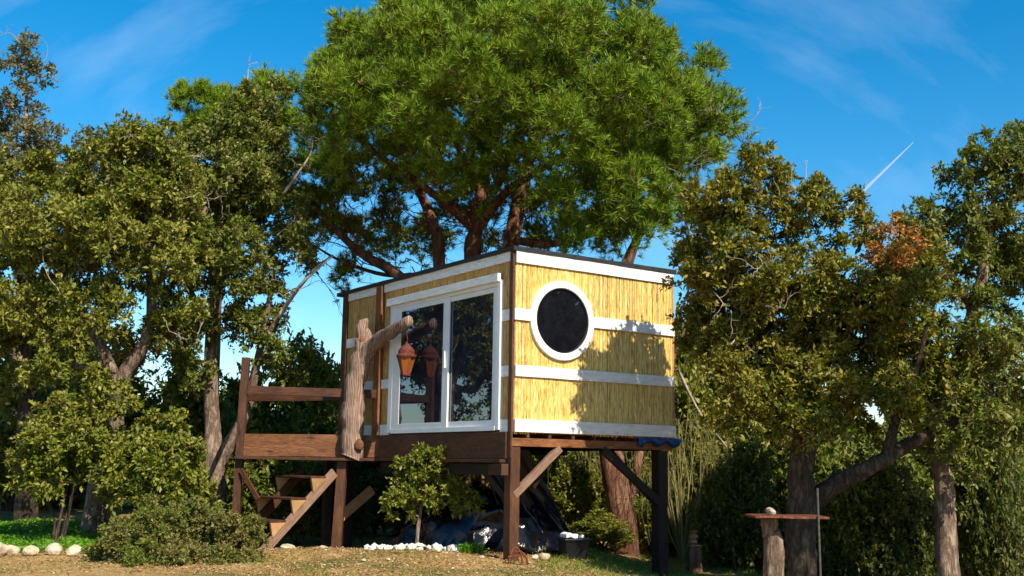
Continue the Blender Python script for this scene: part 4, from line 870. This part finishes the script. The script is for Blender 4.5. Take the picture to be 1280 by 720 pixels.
# ================================================================== saplings and shrubs
def bush(name, label, x, Y, ells, leaf_m, leaf=.07, spacing=.3, rad=.26, shoots=16, nleaf=9, group=None, cat='shrub', stems=4, sink=.05, bark_m='dark_bark', shell=.2, upb=.4, width=.45):
    b = gnd_base(x, Y, sink); limbs = []
    for k_ in range(stems):
        c, r = ells[k_ % len(ells)]; c = np.asarray(c)+RNG.normal(size=3)*np.array(r)*.3
        limbs.append(([b+RNG.normal(size=3)*np.array([.06, .06, 0]), b*.55+c*.45+RNG.normal(size=3)*.06, c], [.028, .02, .008]))
    return oak(name, label, limbs, ells, leaf_m, bark_m, spacing, rad, shoots, nleaf, leaf, group, cat, b, shell, 0, upb, 'stems', 6, width)
Ys = 15.95
oak('oak_sapling', 'little oak sapling on a thin stem inside the ring of white stones', [
    ([gnd_base(530, Ys, .05), *pth(Ys, (532, 660), (536, 630), (543, 600), (548, 575))], [.028, .026, .022, .016, .008]),
    (pth(Ys, (533, 635), (515, 615), (500, 605)), [.012, .009, .005]), (pth(Ys, (534, 628), (565, 610), (590, 590)), [.013, .01, .005])],
    [px_ell(540, 590, Ys, 42, 26), px_ell(586, 590, Ys, 30, 25), px_ell(512, 625, Ys, 26, 24), px_ell(566, 622, Ys, 42, 26), px_ell(596, 635, Ys, 22, 22), px_ell(508, 600, Ys, 20, 20), px_ell(615, 597, Ys, 14, 12, .15)],
    'oak_olive', leaf=.07, rad=.17, spacing=.135, shoots=11, nleaf=8, shell=.1, cat='sapling')
bush('oak_sapling', 'leafy oak sapling bush in front of the dark trunked oak', 85, 16.7, [px_ell(95, 560, 16.7, 60, 60), px_ell(65, 590, 16.7, 52, 46), px_ell(130, 520, 16.8, 48, 44), px_ell(105, 622, 16.4, 50, 26), px_ell(150, 590, 16.8, 40, 45)], 'oak_olive', .085, .25, .28, 18, cat='sapling')
bush('oak_sapling', 'dense young oak bush between the leaning oak and the deck', 205, 16.9, [px_ell(200, 600, 16.9, 65, 55), px_ell(235, 635, 16.6, 45, 35), px_ell(175, 618, 16.6, 48, 30), px_ell(215, 565, 17.2, 48, 40)], 'oak_olive', .085, .25, .28, 18, cat='sapling')
bush('low_shrub', 'low spreading dense shrub with fine leaves at the foot of the stairs', 240, 14.7, [px_ell(235, 680, 14.7, 85, 42, .75), px_ell(180, 700, 14.5, 62, 40, .7), px_ell(295, 685, 14.8, 52, 42, .7), px_ell(240, 720, 14.0, 95, 30, .7), px_ell(320, 712, 14.4, 26, 22, .5)], 'shrub', .046, .19, .2, 22, 9, stems=6, shell=.3)
# understory behind and right of the cabin
ARCH = {}
def arch(m_, var):
    """one bush of about unit half width and height 1.9; its copies share the meshes"""
    if (m_, var) in ARCH: return ARCH[m_, var]
    el = [((0, 0, 1.25), (.42, .42, .42)), ((.42, .1, .85), (.38, .4, .42)), ((-.42, -.1, .9), (.36, .4, .45)), ((.05, -.35, .65), (.5, .35, .4)), ((.0, .4, .8), (.5, .3, .45)), ((.1*var, -.1, .35), (.62, .55, .22))]
    el = [(np.array(c)+RNG.normal(size=3)*.13, r) for c, r in el]
    cl, cen = lobed(el, .30, .25, 7, .3); sh = 10; V, F, c, tip = sprays(cl, .23*RNG.uniform(.5, 1.5, len(cl)), sh, 8, .10, .3, np.repeat(cen, sh, 0))
    tb = Tubes(); limbs = []
    for k_ in range(6):
        cc_ = np.array(el[k_][0]); limbs.append(([RNG.normal(size=3)*np.array([.06, .06, 0])-np.array([0, 0, .08]), cc_*.5+RNG.normal(size=3)*.05, cc_], [.03, .022, .01]))
    grow(tb, limbs, cl, sides=3, segs=3, base_sides=5, rmax=.02, n=3)
    tv, tf = twig_tris(c, tip, .004); tb.v.append(tv); tb.f.append(tf+tb.n); tb.n += len(tv)
    k = np_mesh('crown', V, F, 4); k.materials.append(M[m_]); st_ = tb.mesh('stems'); st_.materials.append(M['dark_bark']); ARCH[m_, var] = (k, st_); return k, st_
BC = [0]
def back(x, y, Y, rx, ry, m_='back', lab='sunlit yellow green shrub behind the cabin stilts', grp='shrubs behind the cabin', nm='shrub'):
    BC[0] += 1; k_, st_ = arch(m_, BC[0] % 2); b = gnd_base(x, Y, 0); top = at(x, y-ry, Y)[2]; w = rx*Y/FPX*1.15
    e = empty(nm, b, 0, lab, 'tree' if 'tree' in nm else 'shrub', grp)
    Wm = Matrix.Translation(Vector(b)) @ Matrix.Rotation(RNG.uniform(0, 6.28), 4, 'Z') @ Matrix.Diagonal((w, w, (top-b[2])/1.85, 1))
    link('stems', st_, None, e, Wm); link('crown', k_, None, e, Wm)
for a, lab in (((725, 625, 20.8, 42, 55), 'sunlit shrub between the hanging tarpaulin and the leaning pine'), ((760, 665, 19.2, 44, 28), 'low rounded shrub at the foot of the leaning pine'), ((850, 640, 20.5, 48, 55), 'sunlit shrub right behind the far corner post'),
               ((700, 590, 23, 46, 60), 'shrub straight behind the hanging tarpaulin'), ((820, 600, 23, 55, 70), 'yellow green shrub between the leaning pine and the far corner post'), ((905, 620, 21, 50, 60), 'sunlit shrub behind the stump with stacked stones')): back(*a, lab=lab)
for a, lab in (((890, 520, 22, 66, 90), 'tall sunlit shrub behind the dry broom past the cabin'), ((945, 580, 20, 66, 70), 'tall shrub between the stone stack and the broad dark oak'), ((870, 450, 24, 66, 70), 'tallest shrub, just past the far upper edge of the cabin wall'), ((935, 470, 24, 60, 60), 'tall shrub under the crown of the broad dark oak, farther than the dry broom')): back(*a, lab=lab, grp='tall shrubs past the cabin corner', nm='tall_shrub')
for a in ((1040, 600, 20, 70, 90), (1110, 620, 19, 70, 80), (1160, 540, 22, 80, 90), (1235, 560, 21, 70, 80), (1265, 640, 18, 60, 80), (985, 540, 21, 70, 80), (1080, 540, 23, 80, 80), (1285, 540, 23, 60, 80)): back(*a, m_='oak_green', lab='green shrub in the thicket behind the broad dark oak', grp='thicket behind the broad dark oak', nm='thicket_shrub')
for a, lab in (((1090, 690, 17, 40, 40), 'low golden bush past the steel pole of the table'), ((1140, 690, 16.5, 45, 40), 'low golden bush before the pale peeling trunk'), ((1245, 690, 16.5, 45, 40), 'low golden bush past the pale peeling trunk'), ((1050, 680, 18, 40, 50), 'low bush behind the trunk of the broad dark oak'), ((940, 690, 18, 50, 30), 'low bush between the stone stack and the table stump')): back(*a, lab=lab, grp='low bushes along the shaded grass', nm='low_bush')
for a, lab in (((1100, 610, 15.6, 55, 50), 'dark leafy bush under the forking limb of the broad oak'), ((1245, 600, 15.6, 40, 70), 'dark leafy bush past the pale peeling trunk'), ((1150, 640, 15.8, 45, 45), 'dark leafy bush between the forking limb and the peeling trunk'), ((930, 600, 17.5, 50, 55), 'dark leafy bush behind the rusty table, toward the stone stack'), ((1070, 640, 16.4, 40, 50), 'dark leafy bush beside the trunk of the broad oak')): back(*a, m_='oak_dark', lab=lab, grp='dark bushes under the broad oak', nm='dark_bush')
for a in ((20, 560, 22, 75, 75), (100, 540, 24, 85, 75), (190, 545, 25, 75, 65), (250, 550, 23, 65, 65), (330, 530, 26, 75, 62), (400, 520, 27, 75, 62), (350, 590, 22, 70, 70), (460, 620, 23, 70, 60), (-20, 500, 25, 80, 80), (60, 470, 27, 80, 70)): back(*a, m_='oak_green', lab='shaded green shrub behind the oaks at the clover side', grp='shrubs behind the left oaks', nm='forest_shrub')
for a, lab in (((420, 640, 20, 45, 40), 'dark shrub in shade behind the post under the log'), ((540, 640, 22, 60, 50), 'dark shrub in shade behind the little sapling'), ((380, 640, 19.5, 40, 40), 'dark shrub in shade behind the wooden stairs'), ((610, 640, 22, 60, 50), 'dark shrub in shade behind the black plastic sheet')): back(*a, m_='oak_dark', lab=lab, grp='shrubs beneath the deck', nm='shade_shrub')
# distant tree belt
for i in range(26):
    x = -80+i*58+RNG.uniform(-15, 15); Yd = RNG.uniform(33, 46); back(x, 550+RNG.uniform(-12, 18), Yd, 70, 50, m_=('back' if i % 3 else 'oak_green'), lab='green tree in the distant belt on the horizon', grp='distant tree belt', nm='distant_tree')
# weeping dry broom beside the far corner
def broom(name, label, x, Y, n_, top, spread, ln):
    b = gnd_base(x, Y, .02); e = empty(name, b, 0, label, 'shrub'); tb = Tubes()
    for i in range(n_):
        a = RNG.uniform(0, 6.28); r = spread*RNG.uniform(.2, 1); c = np.array([b[0]+r*math.cos(a), b[1]+r*math.sin(a), b[2]+top*RNG.uniform(.6, 1)])
        p1 = c+np.array([.25*math.cos(a), .25*math.sin(a), -ln*RNG.uniform(.4, 1)])
        t = np.linspace(0, 1, 7)[:, None]; mid = c+np.array([.3*math.cos(a), .3*math.sin(a), .18])+RNG.normal(size=3)*.12; p1 = p1+RNG.normal(size=3)*np.array([.22, .22, .1]); P_ = (1-t)**2*c+2*t*(1-t)*mid+t*t*p1+RNG.normal(size=(7, 3))*.02; tb.add(P_, np.linspace(.0045, .002, 7), 3, cap=False)
        if i % 6 == 0: tb.add([b, (b+c)/2+RNG.normal(size=3)*.08, c], [.02, .013, .007], 4, cap=False)
    link('stems', tb.mesh('stems', b), M['dry_twig'], e)
broom('dry_broom', 'dry weeping broom with straw coloured hanging twigs past the far corner post', 862, 19., 150, 2.6, .75, 1.4)
broom('dry_broom', 'dry weeping broom seen under the floor beside the leaning pine', 745, 21.5, 110, 2.3, .6, 1.2)
# bare dead branches among the left oaks
def dead_branch(label, pts, Y, r, spur=4, tree=None):
    P_ = pth(Y, *pts); tb = Tubes(); p, rr = catmull(P_, list(np.linspace(r, r*.35, len(P_))), 5); tb.add(p, rr, 6, .08); t2 = Tubes()
    for k_ in RNG.choice(np.arange(3, len(p)), spur): bare(t2, p[k_], unit(RNG.normal(size=3)+np.array([.2, -.2, .5])), .4, r*.35, 1)
    if tree is None:
        e = empty('fallen_branch', P_[0], 0, label, 'branch'); link('limb', tb.mesh('limb', P_[0]), M['dead'], e); link('twigs', t2.mesh('twigs', P_[0]), M['dead'], e, kind='stuff')
    else:
        b = np.array(WM[tree.name].translation); o = link('dead_branch', tb.mesh('dead_branch', b), M['dead'], tree); o['label'] = label
        link('twigs', t2.mesh('twigs', b), M['dead'], o, WM[tree.name], kind='stuff')
dead_branch('pale dead branch curling out of the leaning trunk', [(148, 560), (138, 540, -.5), (130, 525, -.7), (124, 516, -.8)], 18.1, .04, 4, OAK_B)
dead_branch('bare pale branch sticking out toward the cabin', [(352, 400), (375, 365, -.5), (395, 345, -.6), (416, 326, -.6)], 19.9, .035, 4, OAK_A)
dead_branch('bare twiggy branch reaching toward the big pine', [(345, 260), (368, 225, -.2), (383, 200, -.2), (386, 180, -.2)], 19.8, .028, 7, OAK_A)
dead_branch('pale fallen branch slanting past the far corner of the cabin', [(850, 455), (880, 510, .2), (915, 552, .4), (935, 585, .6)], 19.2, .03, 3)

# ================================================================== ground cover
def scatter(n_, xr, yr, dens=None):
    x = RNG.uniform(*xr, n_); y = RNG.uniform(*yr, n_)
    if dens is not None: k_ = RNG.random(n_) < dens(x, y); x, y = x[k_], y[k_]
    return np.stack([x, y, gz(x, y)], 1)
def blades(P, hmin, hmax, w, name, m_, label, lean=.5):
    n_ = len(P); h = RNG.uniform(hmin, hmax, n_)[:, None]; d = RNG.normal(size=(n_, 3))*lean; d[:, 2] = 1; d = unit(d); s_ = unit(np.cross(d, RNG.normal(size=(n_, 3))))*w/2
    mid = P+d*h*.55; tip = P+d*h+np.stack([d[:, 0], d[:, 1], np.zeros(n_)], 1)*h*.5
    V = np.stack([P-s_, P+s_, mid+s_*.8, tip, mid-s_*.8], 1).reshape(-1, 3); me = np_mesh(name, V, np.arange(n_*5).reshape(-1, 5), 5)
    o = link(name, me, M[m_]); tag(o, label, 'grass', None, 'stuff')
def nz2(x, y, s, sd):
    r_ = np.random.default_rng(sd); v = 0
    for k_ in range(6): a = r_.uniform(0, 6.28); v = v+np.sin(s*(x*math.cos(a)+y*math.sin(a))*r_.uniform(.6, 1.8)+r_.uniform(0, 6.28))
    return v/6
blades(scatter(62000, (-9.2, 1.8), (12.6, 18.5), lambda x, y: .22+1.1*nz2(x, y, 2.5, 1)), .012, .045, .006, 'dry_grass', 'grass_dry', 'short dry straw coloured grass on the mound before the cabin', .8)
blades(scatter(55000, (-3.8, 7), (12.4, 20), lambda x, y: np.where(x > .4, .75, .0)+.95*nz2(x, y, 2.4, 2)-.16), .03, .11, .007, 'green_grass', 'grass_green', 'short green grass on the shaded slope past the near post', .6)
P = scatter(30000, (-9.2, 2.2), (12.6, 18.0), lambda x, y: np.where(x < -4.4, .5*(y < 15.2), 1.)); n_ = len(P); P[:, 2] += RNG.uniform(.002, .02, n_); V, F = leaves(P, RNG.normal(size=(n_, 3))*np.array([1, 1, .25]), RNG.normal(size=(n_, 3))*.5+np.array([0, 0, 1]), RNG.uniform(.015, .05, n_), RNG.uniform(.01, .028, n_))
o = link('leaf_litter', np_mesh('leaf_litter', V, F, 4), M['litter']); tag(o, 'dry brown fallen leaves strewn over the mound', 'leaves', None, 'stuff')
P = scatter(40000, (-9.5, -4.2), (14.9, 19.5), lambda x, y: .62+.8*nz2(x, y, 1.8, 5)+.3*(y > 15.8)); n_ = len(P); P[:, 2] += RNG.uniform(.02, .17, n_)*(.6+.5*nz2(P[:, 0], P[:, 1], 4, 9))
V, F = leaves(P, RNG.normal(size=(n_, 3))*np.array([1, 1, .35]), RNG.normal(size=(n_, 3))*.4+np.array([0, 0, 1]), RNG.uniform(.03, .07, n_), RNG.uniform(.025, .05, n_))
o = link('clover', np_mesh('clover', V, F, 4), M['bright']); tag(o, 'bright green clover carpet under the oaks behind the pale stones', 'clover', None, 'stuff')
pc2 = at(597, 690, 15.4)
P = np.stack([pc2[0]+RNG.normal(size=900)*.09, pc2[1]+RNG.normal(size=900)*.08, np.full(900, gz1(pc2[0], pc2[1]))+RNG.uniform(.01, .13, 900)], 1)
V, F = leaves(P, RNG.normal(size=(900, 3)), RNG.normal(size=(900, 3))*.5+np.array([0, 0, 1]), RNG.uniform(.02, .045, 900), RNG.uniform(.015, .03, 900))
o = link('weed_clump', np_mesh('weed_clump', V, F, 4), M['bright']); tag(o, 'small bright green weed clump beside the black plastic sheet', 'weed')

# ================================================================== contrail
def contrail():
    D_ = 4200; p0 = np.array([0, 0, EYE])+unit(ray(1052, 250))*D_; p1 = np.array([0, 0, EYE])+unit(ray(1136, 163))*D_
    t = np.linspace(0, 1, 50); pts = p0+(p1-p0)*t[:, None]; tb = Tubes(); tb.add(pts, 8.0*(1-t)**.7+1.0, 14, 0.)
    m, n = mat('ice_vapour'); d = n('BsdfDiffuse', {'Color': (.9, .9, .9, 1)}).outputs[0]; tr = n('BsdfTransparent').outputs[0]
    lw = n('LayerWeight', {'Blend': .35}).outputs['Facing']; f = n.math('MULTIPLY', n.math('SUBTRACT', 1., lw), .34)
    n.out(n('MixShader', {0: f, 1: tr, 2: d}).outputs[0])
    o = link('contrail', tb.mesh('contrail'), m); tag(o, 'thin white aircraft contrail in the blue sky above the right oaks', 'contrail', None, 'stuff')
contrail()
